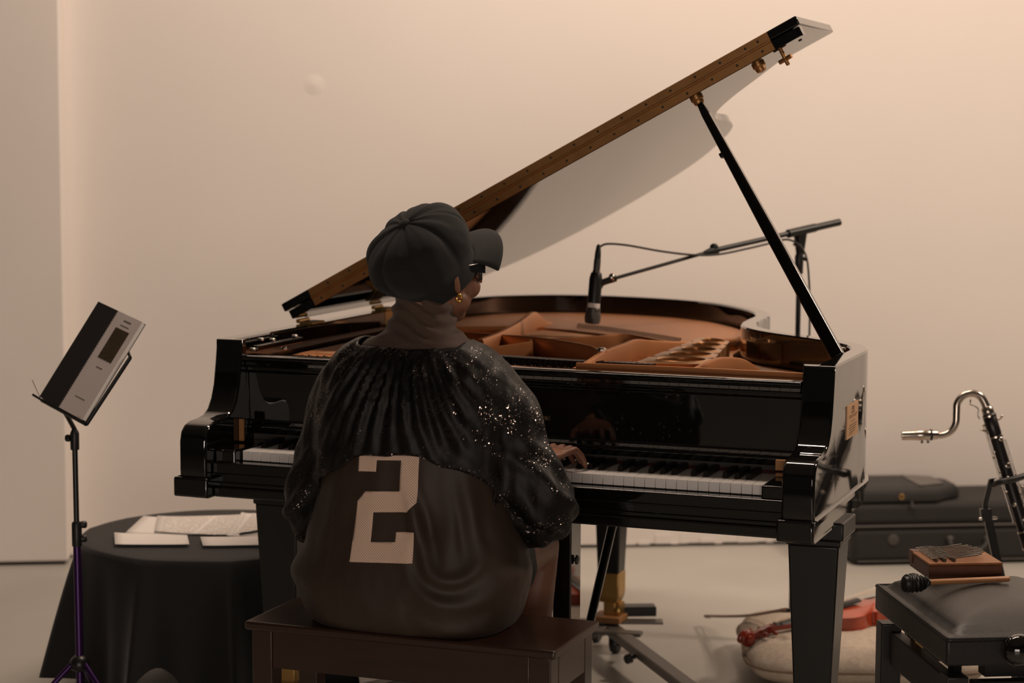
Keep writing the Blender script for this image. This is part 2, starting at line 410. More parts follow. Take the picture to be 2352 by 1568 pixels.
# arms (cheeks)
prof = [(.125, .635), (-.068, .635), (-.072, .70), (-.072, .765), (-.066, .787), (-.052, .800), (-.030, .807), (.005, .809), (.035, .813), (.058, .826), (.075, .848),
        (.088, .880), (.098, .93), (.103, .965), (.104, ZR), (.125, ZR)]
for sx in (1, -1):
    mb = MB(); mb.prism(prof, lambda p, q, t: (t, p, q), sx*.668, sx*.737); arm = mb.build('arm', 'lacquer', piano, bevel=.006, segs=3)
    bw_ = arm.data.attributes.new('bevel_weight_edge', 'FLOAT', 'EDGE'); arm.modifiers['bevel'].limit_method = 'WEIGHT'
    for e in arm.data.edges:
        va_, vb_ = (arm.data.vertices[i].co for i in e.vertices)
        long_ = abs(va_.x-vb_.x) > .01
        bw_.data[e.index].value = 0.0 if (va_.y > .12 or vb_.y > .12) or long_ and va_.z > .7 and va_.z < ZR-.01 else 1.0
    mb = MB(); xo = .7385 if sx > 0 else .748; mb.box(min(sx*.660, sx*xo), max(sx*.660, sx*xo), -.082, .12, .638, .684); mb.build('arm_foot', 'lacquer', arm, bevel=.005)
    mb = MB(); mb.box(min(sx*.6155, sx*.6675), max(sx*.6155, sx*.6675), -.030, .15, .664, .744); mb.build('key_block', 'lacquer', piano, bevel=.004)
for sx in (1, -1):
    mb = MB(); mb.box(min(sx*.667, sx*.715), max(sx*.667, sx*.715), .124, .20, .64, .935); mb.build('side_gap_filler', 'lacquer', piano)  # boxes added to close side holes where light leaked through
mb = MB(); mb.box(-.660, .660, -.052, .55, .638, .662); mb.build('keybed', 'lacquer', piano, bevel=.004)
mb = MB(); mb.box(-.667, .667, -.043, -.010, .6605, .7165); ks = mb.build('key_slip', 'lacquer', piano, bevel=.003)
mb = MB(); mb.box(-.667, .667, -.050, -.0435, .664, .672); mb.box(-.667, .667, -.048, -.0435, .688, .692); mb.build('key_slip_bead', 'lacquer', ks, bevel=.001)
mb = MB(); mb.box(-.6145, .6145, .004, .158, .662, .716); mb.build('key_frame', 'dark', piano)
# keys
K = 1.225/52; ZK = .74
mb = MB(); mb.box(-.0112, .0112, 0, .152, ZK-.022, ZK); wk = mb.mesh('white_key')
mb = MB(); mb.loft([[(-.0062, .050, ZK-.004), (.0062, .050, ZK-.004), (.0062, .152, ZK-.004), (-.0062, .152, ZK-.004)],
                    [(-.0050, .058, ZK+.0125), (.0050, .058, ZK+.0125), (.0050, .152, ZK+.0125), (-.0050, .152, ZK+.0125)]]); bk = mb.mesh('black_key')
bm = bmesh.new(); bm.from_mesh(bk); bmesh.ops.recalc_face_normals(bm, faces=bm.faces); bm.to_mesh(bk); bm.free()
wk.materials.append(M['ivory']); bk.materials.append(M['ebony'])
pressed = {30, 33}
for i in range(52):
    o = link('white_key', wk, None, piano, loc=(-.6125+(i+.5)*K, 0, 0))
    b = o.modifiers.new('bevel', 'BEVEL'); b.width = .0012; b.segments = 2
    n7 = i % 7        # A B C D E F G
    if n7 in (0, 2, 3, 5, 6) and i < 51:
        o = link('black_key', bk, None, piano, loc=(-.6125+(i+1)*K+{0: .002, 2: -.002, 3: .002, 5: -.0025, 6: 0}[n7], 0, 0))
        b = o.modifiers.new('bevel', 'BEVEL'); b.width = .0012; b.segments = 2
mb = MB(); mb.box(-.6145, .6145, .1525, .156, .730, .746); mb.build('key_felt', 'felt', piano)
mb = MB(); mb.box(-.666, .666, .157, .175, .68, .80); mb.build('gap_blocker', 'dark', piano)  # dark box added behind the felt to block the bright wall beyond
# fallboard
fp = [(.157, .757), (.136, .760), (.131, .770), (.131, .778), (.136, .781), (.135, .790), (.140, .793), (.135, .905), (.128, .912), (.128, .920), (.122, .923), (.118, .932),
      (.104, .935), (.098, .940), (.098, .946), (.103, .949), (.150, .949), (.165, .940), (.168, .80)]
mb = MB(); mb.prism(fp, lambda p, q, t: (t, p, q), -.6665, .6665); fall = mb.build('fallboard', 'lacquer', piano, bevel=.0012)
# lettering that remains in view
def stroke(mb, pts, wdt, fn):
    for a, b in zip(pts[:-1], pts[1:]):
        a = Vector((*a, 0)); b = Vector((*b, 0)); d = (b-a); d.normalize(); nrm = Vector((-d.y, d.x, 0))*wdt/2; e = d*wdt*.25
        q = [a-nrm-e, a+nrm-e, b+nrm+e, b-nrm+e]
        v0 = [fn(p.x, p.y, 0) for p in q]; v1 = [fn(p.x, p.y, 1) for p in q]
        mb.add(v0+v1, [(0, 1, 2, 3), (7, 6, 5, 4), (0, 4, 5, 1), (1, 5, 6, 2), (2, 6, 7, 3), (3, 7, 4, 0)])
def letter(ch):
    if ch == 'O':
        return [([(.5+.42*math.cos(t), .5+.5*math.sin(t)) for t in np.linspace(0, 2*math.pi, 20)], .12)]
    if ch == 'N':
        return [([(.18, 0), (.18, 1)], .09), ([(.18, 1), (.85, 0)], .15), ([(.85, 0), (.85, 1)], .09), ([(.02, 0), (.34, 0)], .06), ([(.0, 1), (.26, 1)], .06), ([(.70, 1), (1.0, 1)], .06)]
    if ch == 'S':
        p = catmull([(.82, .72, 0), (.78, .93, 0), (.5, 1, 0), (.24, .88, 0), (.25, .66, 0), (.5, .52, 0), (.78, .36, 0), (.8, .13, 0), (.5, 0, 0), (.22, .06, 0), (.16, .30, 0)], 3)
        return [([(a.x, a.y) for a in p], .13)]
c0 = at(1239, 963.5, y=.1375); c1 = at(1265, 964, y=.1375)
lw = (c1.x-c0.x)/4; lh = .0085
mb = MB()
for i, ch in enumerate('SONS'):
    for pts, wdt in letter(ch):
        stroke(mb, [(p*.85, q) for p, q in pts], wdt, lambda a, b, t: (c0.x+(i+a)*lw, .1372-t*.0006+.0001*0, c0.z+b*lh))
mb.build('lettering', 'goldprint', fall, fix=True, label='gold serif lettering SONS')
# fall hinges / wooden tags by the key blocks
mb = MB(); c = at(1798, 1068, x=.655); mb.box(.640, .667, c.y-.004, c.y+.004, c.z-.011, c.z+.011); mb.build('fall_bracket', 'tag', piano, bevel=.001)
mb = MB(); mb.box(.618, .666, .085, .100, .7445, .7525); mb.build('fall_wedge', 'tag', piano, bevel=.001)
mb = MB(); mb.box(-.6675, -.655, .085, .092, .748, .800); mb.build('fall_bracket', 'tag', piano, bevel=.001)
# music desk rail on the bass side with its pins
mb = MB(); mb.box(-.669, -.655, .16, .40, .952, .966); rail = mb.build('desk_rail', 'lacquer', piano, bevel=.002)
for y, z in ((.15, .958), (.19, .978), (.25, .972), (.31, .945), (.37, .970)):
    mb = MB(); mb.lathe([(.004, 0), (.004, .012), (.002, .014)], (-.669, y, z), (1, 0, 0), 10); mb.build('pin', 'chrome', rail, smooth=True)

# ------- inside: soundboard, plate, struts, strings, dampers
IN = offset(RO, .05)
inner = [(x, y) for x, y in IN if y > .15]
mb = MB(); mb.prism(inner, lambda p, q, t: (p, q, t), .850, .862); mb.build('soundboard', 'board', piano)
PLO = [(x, y) for x, y in offset(RO, .060) if y > .20]
mb = MB(); mb.prism(PLO, lambda p, q, t: (p, q, t), .888, .902); plate = mb.build('plate', 'bronze', piano, bevel=.003, label='copper coloured cast iron plate')
def slab(name, pts, z0, z1, m, par=plate, bev=.004):
    mb = MB(); mb.prism(pts, lambda p, q, t: (p, q, t), z0, z1); return mb.build(name, m, par, bevel=bev)
slab('plate_deck', [(-.66, .17), (.655, .17), (.655, .30), (.42, .32), (.10, .31), (-.30, .33), (-.66, .36)], .900, .920, 'bronze')
tail = [(x, y) for x, y in offset(RO, .066) if y > 1.10]
slab('plate_tail', tail+[(-.56, 1.12), (-.42, 1.20), (-.33, 1.20), (-.24, 1.17), (-.10, 1.09), (.04, .985), (.125, .925), (.17, .955), (.21, 1.06)], .900, .933, 'bronze', bev=.010)
slab('plate_side', [(-.672, .36), (-.56, .36), (-.60, .8), (-.62, 1.12), (-.672, 1.2)], .900, .925, 'bronze', bev=.006)
def wall_(pts, tops, bottom, th, m='bronze', name='plate_strut'):
    """upright rib following pts with top heights"""
    P = [Vector((x, y, 0)) for x, y in pts]; rings = []
    n = len(P)
    for i, p in enumerate(P):
        t = (P[min(i+1, n-1)]-P[max(i-1, 0)]).normalized(); s = Vector((-t.y, t.x, 0))*th/2; z = tops[i]
        rings.append([p-s*1.3+Vector((0, 0, bottom)), p-s+Vector((0, 0, z-.005)), p-s*.6+Vector((0, 0, z)), p+s*.6+Vector((0, 0, z)), p+s+Vector((0, 0, z-.005)), p+s*1.3+Vector((0, 0, bottom))])
    mb = MB(); mb.loft(rings); return mb.build(name, m, plate, smooth=True)
def strut(P, th, bottom=.895, n=6, **k):
    q = catmull(P, n); return wall_([(p.x, p.y) for p in q], [p.z for p in q], bottom, th, **k)
strut([(.130, .200, .956), (.40, .200, .957), (.66, .200, .956)], .012, name='plate_flange')
strut([(.119, .185, .941), (.128, .25, .948), (.109, .46, .957), (.106, .62, .959), (.102, .74, .959), (.115, .81, .951), (.144, .89, .942), (.175, .96, .936)], .013)
strut([(-.30, .86, .938), (-.161, .82, .944), (-.046, .89, .949), (.008, .935, .953), (.055, .935, .948), (.138, .905, .940)], .012)
strut([(-.60, .96, .940), (-.402, .86, .947), (-.296, .80, .951), (-.163, .72, .957), (-.05, .625, .960), (.054, .53, .960), (.100, .46, .955)], .012)
strut([(-.27, .62, .955), (-.285, .80, .958), (-.315, 1.02, .966), (-.337, 1.18, .977), (-.341, 1.24, .966), (-.340, 1.29, .945), (-.335, 1.34, .934)], .018)
strut([(-.23, .585, .940), (-.149, .66, .951)], .009); strut([(-.149, .66, .951), (-.175, .73, .951)], .010)
strut([(-.52, .30, .935), (-.55, .60, .950), (-.575, .90, .950), (-.60, 1.15, .938)], .014)
strut([(.378, .18, .938), (.387, .28, .949), (.400, .38, .958), (.412, .45, .956), (.430, .53, .944), (.45, .60, .915)], .014)
p = at(1386, 803, z=.957); mb = MB(); mb.lathe([(.011, 0), (.012, .003), (.012, .008), (.008, .011)], (.104, .462, .953), n=8); mb.build('plate_bolt', 'chrome', plate)
# web with five oval holes
A = Vector((.215, .36, 0)); B = Vector((.195, 1.02, 0)); C_ = Vector((.290, .95, 0)); D_ = Vector((.385, .40, 0))
mb = MB(); NH = 5; nseg = 24
for h in range(NH):
    t0, t1 = (h/NH)**.9, ((h+1)/NH)**.9
    q = [A.lerp(B, t0), D_.lerp(C_, t0), D_.lerp(C_, t1), A.lerp(B, t1)]
    def onquad(u, v): return q[0].lerp(q[1], u).lerp(q[3].lerp(q[2], u), v)
    outer = []; ov = []; cc_ = onquad(.56, .5)
    for k in range(nseg):
        a = 2*math.pi*(k+.5)/nseg; cx_, cy_ = math.cos(a), math.sin(a); m_ = max(abs(cx_), abs(cy_))
        outer.append(onquad(.5+.5*cx_/m_, .5+.5*cy_/m_)); ov.append(onquad(.56+.33*cx_, .5+.33*cy_))
    zz = .943
    ex = lambda p, g: (cc_.x+(p.x-cc_.x)*g, cc_.y+(p.y-cc_.y)*g)
    rings = [[(p.x, p.y, .90) for p in outer], [(p.x, p.y, zz) for p in outer], [(*ex(p, 1.16), zz+.0005) for p in ov], [(*ex(p, 1.06), zz+.004) for p in ov], [(*ex(p, 1.0), zz+.002) for p in ov], [(*ex(p, 1.0), zz-.03) for p in ov]]
    mb.loft(rings, cap=False)
mb.build('plate_web', 'bronze2', plate, smooth=True)
# rim flange of the plate on the treble side with rounded end
slab('plate_panel', [(.385, .36), (.64, .36), (.64, .46), (.56, .56), (.45, .66), (.39, .74), (.375, .60)], .900, .912, 'board')
# strings
mb = MB()
for i in range(60):
    t = i/59
    a = Vector((-.45+1.05*t, .36, .915)); 
    e = Vector((-.42+.62*t, 1.36-.62*t**1.3, .915)) if t < .75 else Vector((.13+.9*(t-.75), .90-1.2*(t-.75), .915))
    mb.tube([a, e], .0011, 4)
o = mb.build('strings', 'steel', plate); o['kind'] = 'stuff'
mb = MB()
for i in range(26):
    t = i/25; mb.tube([(-.62+.20*t, .40, .926), (-.10+.10*t-.15*(1-t), 1.33-.18*t, .926)], .0016, 4)
o = mb.build('bass_strings', 'copperwire', plate); o['kind'] = 'stuff'
# hitch pins around the tail
mb = MB(); n_ = 64
for i in range(n_):
    t = i/(n_-1); p = at(1325+235*t, 744+34*t**1.15, z=.942); mb.tube([(p.x, p.y, .928), (p.x+.003, p.y+.005, .944)], .0015, 5)
o = mb.build('hitch_pins', 'iron', plate); o['kind'] = 'stuff'
# tuning pins
mb = MB()
for i in range(90):
    for j in range(2):
        mb.tube([(-.60+i*.0136, .215+j*.035+(i % 3)*.008, .924), (-.60+i*.0136, .213+j*.035+(i % 3)*.008, .938)], .0024, 6)
o = mb.build('tuning_pins', 'iron', plate); o['kind'] = 'stuff'
# dampers
mb = MB(); mb.loft([[(-.0052, 0, 0), (.0052, 0, 0), (.0052, .075, 0), (-.0052, .075, 0)], [(-.0052, .006, .026), (.0052, .006, .026), (.0052, .075, .022), (-.0052, .075, .022)]])
dm = mb.mesh('damper'); dm.materials.append(M['ebony'])
bm = bmesh.new(); bm.from_mesh(dm); bmesh.ops.recalc_face_normals(bm, faces=bm.faces); bm.to_mesh(dm); bm.free()
for i in range(56):
    x = -.50+i*.0138
    if abs(x-.132) < .010: continue
    link('damper', dm, None, piano, loc=(x, .33+.02*math.sin(i*.1), .920) if x < .12 else (x, .335, .918))

# ------- lid
ALPHA = math.radians(28.2); H0 = Vector((-.735, 0, .999)); LS = Vector((math.cos(ALPHA), 0, math.sin(ALPHA))); LN = Vector((-math.sin(ALPHA), 0, math.cos(ALPHA)))
def lp(s, y, n): return H0+LS*s+LN*n+Vector((0, y, 0))
YH = .50; SW = 1.478
lout = [(x+.735+.004, y) for x, y in offset(RO, -.006) if y > YH+.03]
i_sw = [(SW, YH)]+[(min(SW, s), y) for s, y in lout]+[(0.0, YH)]
# squared treble shoulder of the lid so that it follows the case
lid_pts = [(SW-.010, YH), (SW-.002, YH+.006), (SW, YH+.02)]+[(min(SW, s), y) for s, y in lout]+[(0.0, 1.0), (0.0, YH)]
mb = MB(); mb.prism(lid_pts, lambda p, q, t: lp(p, q, t), 0, .022); lid = mb.build('lid', 'lidblack', piano, bevel=.003)
mb = MB(); mb.prism([(-.012, YH), (SW+.003, YH), (SW+.003, YH+.375), (-.012, YH+.375)], lambda p, q, t: lp(p, q, t), .0255, .0475)
fl = mb.build('lid_front_flap', 'lidblack', lid, bevel=.003, label='front flap folded back over the lid')
for n0, n1, nm in ((.0015, .0215, 'hinge_leaf'), (.0265, .0465, 'hinge_leaf')):
    mb = MB(); mb.prism([(.075, n0), (1.405, n0), (1.405, n1), (.075, n1)], lambda p, q, t: lp(p, t, q), YH-.0025, YH+.001); mb.build(nm, 'hinge', lid, bevel=.0008, label='aged brass piano hinge leaf')
mb = MB(); mb.tube([lp(.075, YH-.003, .024), lp(1.405, YH-.003, .024)], .0026, 8); mb.build('hinge_pin', 'hinge', lid, smooth=True)
mb = MB()
for r_, n0 in ((0, .0115), (1, .0365)):
    for k in range(20):
        mb.lathe([(.0034, 0), (.003, .001), (.0005, .0006)], lp(.10+k*.0672+(.03 if r_ else 0)*0+.034*r_*(k < 19), YH-.0022, n0), (0, -1, 0), 8)
o = mb.build('hinge_screws', 'dark', lid); o['kind'] = 'stuff'
def onlid(a, b):
    v = Vector(_f+_r*(a-1176)/FPX-_u*(b-784)/FPX); c = Vector(CAM); t = (H0-c).dot(LN)/v.dot(LN); p = c+v*t
    return p
ptop = onlid(1600, 222)
for (a, b) in ((1742, 148), (1600, 224)):
    p = onlid(a, b); mb = MB(); mb.lathe([(.016, 0), (.016, .006), (.013, .008), (.013, .012), (.011, .018), (.004, .020)], p, -LN, 16); mb.build('lid_bumper', 'hinge', lid, smooth=True)
p = onlid(1797, 122); mb = MB()
mb.lathe([(.005, 0), (.005, .030), (.003, .032)], p, -LN, 10)
mb.tube([p-LN*.016+LS*.017-Vector((0, .004, 0)), p-LN*.016-LS*.017+Vector((0, .004, 0))], .0055, 8); mb.build('lid_latch', 'hinge', lid, smooth=True)
p = onlid(1838, 92); mb = MB(); mb.lathe([(.005, 0), (.004, .002), (.001, .002)], p, -LN, 10); mb.build('lid_button', 'dark', lid)
# bass side hinges between lid and rim
for y in (.56, 1.02):
    mb = MB(); mb.box(-.728, -.690, y-.035, y+.035, ZR, ZR+.006); mb.tube([(-.735, y-.03, ZR+.007), (-.735, y+.03, ZR+.007)], .006, 8)
    hg = mb.build('lid_hinge', 'brass', piano, bevel=.001)
mb = MB(); mb.box(-.6965, -.6935, .985, 1.035, .945, ZR-.002); mb.build('rim_hasp', 'brass', piano)
# prop
pb = Vector((.690, .37, .975))
mb = MB(); ax = (ptop-LN*.018)-pb; e1 = Vector((ax.z, 0, -ax.x)).normalized(); e2 = ax.normalized().cross(e1)
def sq(c, w1, w2): return [c+e1*w1+e2*w2, c-e1*w1+e2*w2, c-e1*w1-e2*w2, c+e1*w1-e2*w2]
mb.loft([sq(pb, .015, .012), sq(pb+ax*.5, .0135, .011), sq(pb+ax*.955, .0095, .009), sq(pb+ax*1.0, .007, .007)])
prop = mb.build('lid_prop', 'lacquer', piano, bevel=.003)
mb = MB(); c = pb+ax*.80; mb.loft([sq(c-ax*.008+e1*-.012, .006, .006), sq(c+ax*.008+e1*-.012, .006, .006)]); mb.build('prop_knuckle', 'metalblack', prop, bevel=.001)
mb = MB(); c = at(1921, 775, z=ZR); mb.lathe([(.014, 0), (.013, .004), (.004, .005)], (.672, .47, ZR-.001), n=14); mb.build('prop_socket', 'chrome', piano, smooth=True)

# ------- legs
def leg(cx_, cy_, wt, wb, zb, ztop=.638):
    mb = MB()
    mb.loft([[(cx_-h, cy_-h, z), (cx_+h, cy_-h, z), (cx_+h, cy_+h, z), (cx_-h, cy_+h, z)] for h, z in ((wb/2, zb), (wt/2, ztop-.055))])
    l = mb.build('leg', 'satin', piano, bevel=.004)
    h = wt/2+.012; mb = MB(); mb.box(cx_-h, cx_+h, cy_-h, cy_+h, ztop-.040, ztop); h = wt/2+.004; mb.box(cx_-h, cx_+h, cy_-h, cy_+h, ztop-.056, ztop-.040)
    mb.build('leg_cap', 'satin', l, bevel=.004)
    h = wb/2+.002; mb = MB()
    mb.loft([[(cx_-q, cy_-q, z), (cx_+q, cy_-q, z), (cx_+q, cy_+q, z), (cx_-q, cy_+q, z)] for q, z in ((h*.78, zb-.075), (h*.95, zb-.06), (h, zb-.05), (h, zb+.012))])
    mb.build('ferrule', 'brass', l, bevel=.003)
    mb = MB(); mb.box(cx_-.018, cx_+.018, cy_-.014, cy_+.014, zb-.115, zb-.07); mb.build('caster_fork', 'brass', l, bevel=.003)
    mb = MB(); mb.lathe([(.006, 0), (.027, .001), (.029, .006), (.029, .014), (.027, .019), (.006, .020)], (cx_-.01+.022, cy_+.012, zb-.102), (1, 0, 0), 20); mb.build('caster_wheel', 'brass', l, smooth=True)
leg(-.62, .235, .112, .078, .205); leg(.682, .235, .112, .078, .205); leg(-.14, 1.31, .088, .062, .225)
# ------- lyre
mb = MB(); mb.box(-.14, .18, .18, .245, .610, .640); lyre = mb.build('pedal_lyre', 'lacquer', piano, bevel=.003)
for x in (-.085, .105):
    mb = MB(); mb.box(x-.020, x+.024, .175, .245, .185, .615); mb.build('lyre_post', 'lacquer', lyre, bevel=.003)
mb = MB(); mb.box(-.15, .175, .155, .265, .115, .190); mb.build('pedal_box', 'lacquer', lyre, bevel=.006)
for x in (-.08, .01, .10):
    mb = MB(); mb.prism([(x-.014, .17), (x+.014, .17), (x+.012, .08), (x+.024, .05), (x+.020, .01), (x-.020, .01), (x-.024, .05), (x-.012, .08)], lambda p, q, t: (p, q, t), .105, .113); mb.build('pedal', 'brass', lyre, bevel=.002)
for x in (-.12, .108):
    mb = MB(); mb.tube([(x, .255, .17), (x+.005, .62, .635)], .011, 12); mb.build('lyre_brace', 'lacquer', lyre, smooth=True)
mb = MB(); mb.lathe([(.004, 0), (.004, .004), (.011, .006), (.011, .010), (.006, .012)], (.127, .20, .505), (1, 0, 0), 12); mb.build('lyre_knob', 'metalblack', lyre, smooth=True)
# ------- plaque on the treble side
def side(a, b): return at(a, b, x=.739)
q = [side(1946, 933), side(1971, 918), side(1970.5, 992.5), side(1944.5, 1011.5)]
y0, y1 = (q[0].y+q[3].y)/2, (q[1].y+q[2].y)/2; z0, z1 = (q[2].z+q[3].z)/2, (q[0].z+q[1].z)/2
mb = MB(); mb.box(.7368, .7396, y0, y1, z0, z1); pl = mb.build('plaque', 'card', piano, bevel=.0006, label='small orange printed card on the treble side')
mb = MB()
for k, (u0, u1, v0, v1) in enumerate([(.40, .62, .80, .92), (.36, .66, .72, .77), (.14, .9, .64, .67), (.2, .82, .59, .615), (.35, .7, .47, .495), (.2, .85, .36, .39), (.14, .8, .29, .32), (.2, .76, .22, .25), (.2, .7, .15, .18), (.15, .5, .10, .12)]):
    mb.box(.7394, .7399, y0+(y1-y0)*u0, y0+(y1-y0)*u1, z0+(z1-z0)*v0, z0+(z1-z0)*v1)
o = mb.build('plaque_print', 'ink', pl)

# ================================================================== PIANO DOLLY
dolly = empty('piano_dolly', (-.14, 1.31, 0), 'grey steel piano dolly with castors under the piano legs', 'dolly')
def bar(mb, a, b, wd, z0, z1):
    a = Vector((*a, 0)); b = Vector((*b, 0)); d = (b-a).normalized(); s = Vector((-d.y, d.x, 0))*wd/2
    vs = [a-s, b-s, b+s, a+s]
    mb.add([p+Vector((0, 0, z0)) for p in vs]+[p+Vector((0, 0, z1)) for p in vs], [(3, 2, 1, 0), (4, 5, 6, 7), (0, 1, 5, 4), (1, 2, 6, 5), (2, 3, 7, 6), (3, 0, 4, 7)])
for e in ((.640, .215), (-.60, .22)):
    mb = MB(); bar(mb, (-.14, 1.30), e, .042, .062, .088); mb.build('dolly_arm', 'greymetal', dolly, bevel=.003)
mb = MB(); bar(mb, (-.25, 1.27), (.0, 1.36), .05, .088, .094); bar(mb, (-.20, 1.20), (-.02, 1.22), .04, .080, .090); mb.build('dolly_plate', 'greymetal', dolly, bevel=.002)
mb = MB(); bar(mb, (-.12, 1.36), (-.035, 1.40), .05, .10, .128); mb.build('dolly_grip', 'metalblack', dolly, bevel=.003)
mb = MB(); mb.box(-.185, -.10, 1.265, 1.35, .094, .112); mb.build('dolly_cup', 'tag', dolly, bevel=.003)
def castor(x, y, r=.030):
    mb = MB(); mb.lathe([(.008, 0), (r*.9, .001), (r, .006), (r, .018), (r*.9, .023), (.008, .024)], (x-.012, y, r), (1, 0, 0), 20); wh = mb.build('dolly_wheel', 'plastic', dolly, smooth=True)
    mb = MB(); mb.box(x-.017, x-.013, y-.012, y+.012, r-.008, .064); mb.box(x+.013, x+.017, y-.012, y+.012, r-.008, .064); mb.build('wheel_fork', 'greymetal', wh)
for p in (at(1414, 1475, z=.03), at(1370, 1450, z=.03), Vector((.58, .30, 0)), Vector((-.55, .33, 0))): castor(p.x, p.y)
p = at(1497, 1530, z=.075); mb = MB(); mb.lathe([(.006, -.01), (.006, .012), (.013, .014), (.013, .030), (.008, .034)], (.018, 1.045, .068), (-.75, -.6, -.25), 12); mb.build('clamp_knob', 'metalblack', dolly, smooth=True)

# ================================================================== WOODEN PIANO BENCH
BX0, BX1, BY0, BY1 = -.335, .335, -.515, -.243
bench = empty('piano_bench', (0, -.38, 0), 'dark reddish brown wooden piano bench the pianist sits on', 'bench')
mb = MB(); mb.box(BX0, BX1, BY0, BY1, .462, .480); mb.build('bench_top', 'bench', bench, bevel=.005, segs=3)
g = .012
mb = MB(); mb.box(BX0+g+.045, BX1-g-.045, BY0+g, BY0+g+.02, .385, .462); mb.build('apron', 'bench', bench, bevel=.002)
mb = MB(); mb.box(BX0+g+.045, BX1-g-.045, BY1-g-.02, BY1-g, .385, .462); mb.build('apron', 'bench', bench, bevel=.002)
for x in (BX0+g, BX1-g-.02):
    mb = MB(); mb.box(x, x+.02, BY0+g+.045, BY1-g-.045, .385, .462); mb.build('apron', 'bench', bench, bevel=.002)
for x in (BX0+g, BX1-g-.045):
    for y in (BY0+g-.002, BY1-g-.043):
        mb = MB(); mb.loft([[(x+i, y+i, z), (x+.045-i, y+i, z), (x+.045-i, y+.045-i, z), (x+i, y+.045-i, z)] for z, i in ((0, .008), (.36, 0), (.462, 0))]); mb.build('leg', 'bench', bench, bevel=.002)
mb = MB(); mb.box(BX0+.085, BX0+.097, BY1-.055, BY1-.045, .345, .405); mb.build('corner_bracket', 'brass', bench, bevel=.001)

# ================================================================== PERSON
# --- body: one continuous surface
FA = math.radians(24); FH = Vector((math.sin(FA), math.cos(FA), 0)); RH = Vector((math.cos(FA), -math.sin(FA), 0)); UP = Vector((0, 0, 1))
HC = Vector((.000, -.325, 1.192))           # head centre at eye level
def hl(x, y, z): return HC+RH*x+FH*y+UP*z
HM = Matrix((RH, FH, UP)).transposed()
body = MB()
# skull + jaw
rings = []
for j in range(25):
    t = math.pi*j/24; t = min(max(t, .03), math.pi-.03); z = -math.cos(t)
    rg = []
    for k in range(32):
        a = 2*math.pi*k/32; x = math.sin(t)*math.cos(a); y = math.sin(t)*math.sin(a)
        rx, ry, rz = .071, .092, .112
        lo = max(0, -z)
        px = x*rx*(1-.22*lo*lo); py = y*ry*(1-(.16 if y < 0 else .10)*lo)+(.022*lo if y > 0 else .028*lo); pz = z*rz+.012
        if y > .75 and -.2 < z < .1: py -= .004
        rg.append(hl(px, py, pz))
    rings.append(rg)
body.loft(rings)
body.tube([hl(0, .080, .008), hl(0, .090, -.018), hl(0, .096, -.030), hl(0, .084, -.038)], [.008, .009, .0105, .009], 10, round_ends=True)      # nose
body.tube([hl(-.020, .076, -.062), hl(0, .084, -.060), hl(.020, .076, -.062)], [.006, .008, .006], 8, round_ends=True)
body.tube([hl(-.017, .073, -.073), hl(0, .081, -.073), hl(.017, .073, -.073)], [.006, .009, .006], 8, round_ends=True)
body.ellipsoid(hl(0, .055, -.090), .030, .026, .020, HM); body.ellipsoid(hl(0, .035, -.070), .050, .045, .034, HM)                           # chin
body.tube([hl(-.045, .076, .022), hl(-.02, .089, .026), hl(.02, .089, .026), hl(.045, .076, .022)], .007, 8, round_ends=True)   # brow
for s in (-1, 1):
    body.ellipsoid(hl(s*.043, .058, -.034), .026, .026, .026, HM); body.ellipsoid(hl(s*.040, .028, -.062), .024, .034, .026, HM)                  # cheek
    body.tube([hl(s*.068, -.002, .006), hl(s*.077, -.010, .004), hl(s*.080, -.012, -.016), hl(s*.077, -.006, -.034), hl(s*.071, .002, -.042)], [.006, .006, .007, .007, .006], 8, round_ends=True)
    body.ellipsoid(hl(s*.072, 0, -.016), .007, .012, .022, HM)
NB = Vector((-.018, -.345, 1.02))
body.tube([NB, NB+Vector((.004, .01, .05)), hl(-.006, -.022, -.085), hl(0, -.012, -.04)], [.066, .056, .054, .056], 20)
# trunk
def ring(cx_, cy_, z, rx, ry, n=28, e=2.4):
    r = []
    for k in range(n):
        a = 2*math.pi*k/n; c, s = math.cos(a), math.sin(a)
        r.append(Vector((cx_+rx*math.copysign(abs(c)**(2/e), c), cy_+ry*math.copysign(abs(s)**(2/e), s), z)))
    return r
body.loft([ring(-.02, -.345, 1.035, .05, .05), ring(-.02, -.35, 1.00, .11, .065), ring(-.02, -.355, .95, .150, .080), ring(-.02, -.36, .88, .150, .095), ring(-.02, -.36, .78, .130, .088),
           ring(-.02, -.36, .70, .125, .086), ring(-.02, -.362, .62, .150, .10), ring(-.02, -.365, .55, .175, .112), ring(-.02, -.365, .50, .165, .105), ring(-.02, -.36, .484, .12, .08)])
def limb(pts, rad, n=16): body.tube(pts, rad, n, round_ends=True)
SHL, ELL, WRL = Vector((-.178, -.352, .972)), Vector((-.248, -.345, .678)), Vector((-.175, -.055, .790))
SHR, ELR, WRR = Vector((.136, -.352, .972)), Vector((.232, -.335, .712)), Vector((.120, -.080, .776))
for S, E_, W_ in ((SHL, ELL, WRL), (SHR, ELR, WRR)):
    limb([S, S.lerp(E_, .5), E_, E_.lerp(W_, .35), W_], [.042, .042, .038, .038, .025])
for s, kx, fx in ((-1, -.15, -.09), (1, .095, .055)):
    hip = Vector((-.02+s*.085, -.36, .565)); kn = Vector((kx, .03, .565)); an = Vector((fx, .04 if s < 0 else .02, .085))
    limb([hip, hip.lerp(kn, .5), kn, kn.lerp(an, .35), an], [.084, .074, .056, .052, .036], 18)
    limb([an+Vector((0, -.035, -.045)), an+Vector((0, .06, -.05)), an+Vector((0, .145, -.060))], [.036, .036, .024], 12)
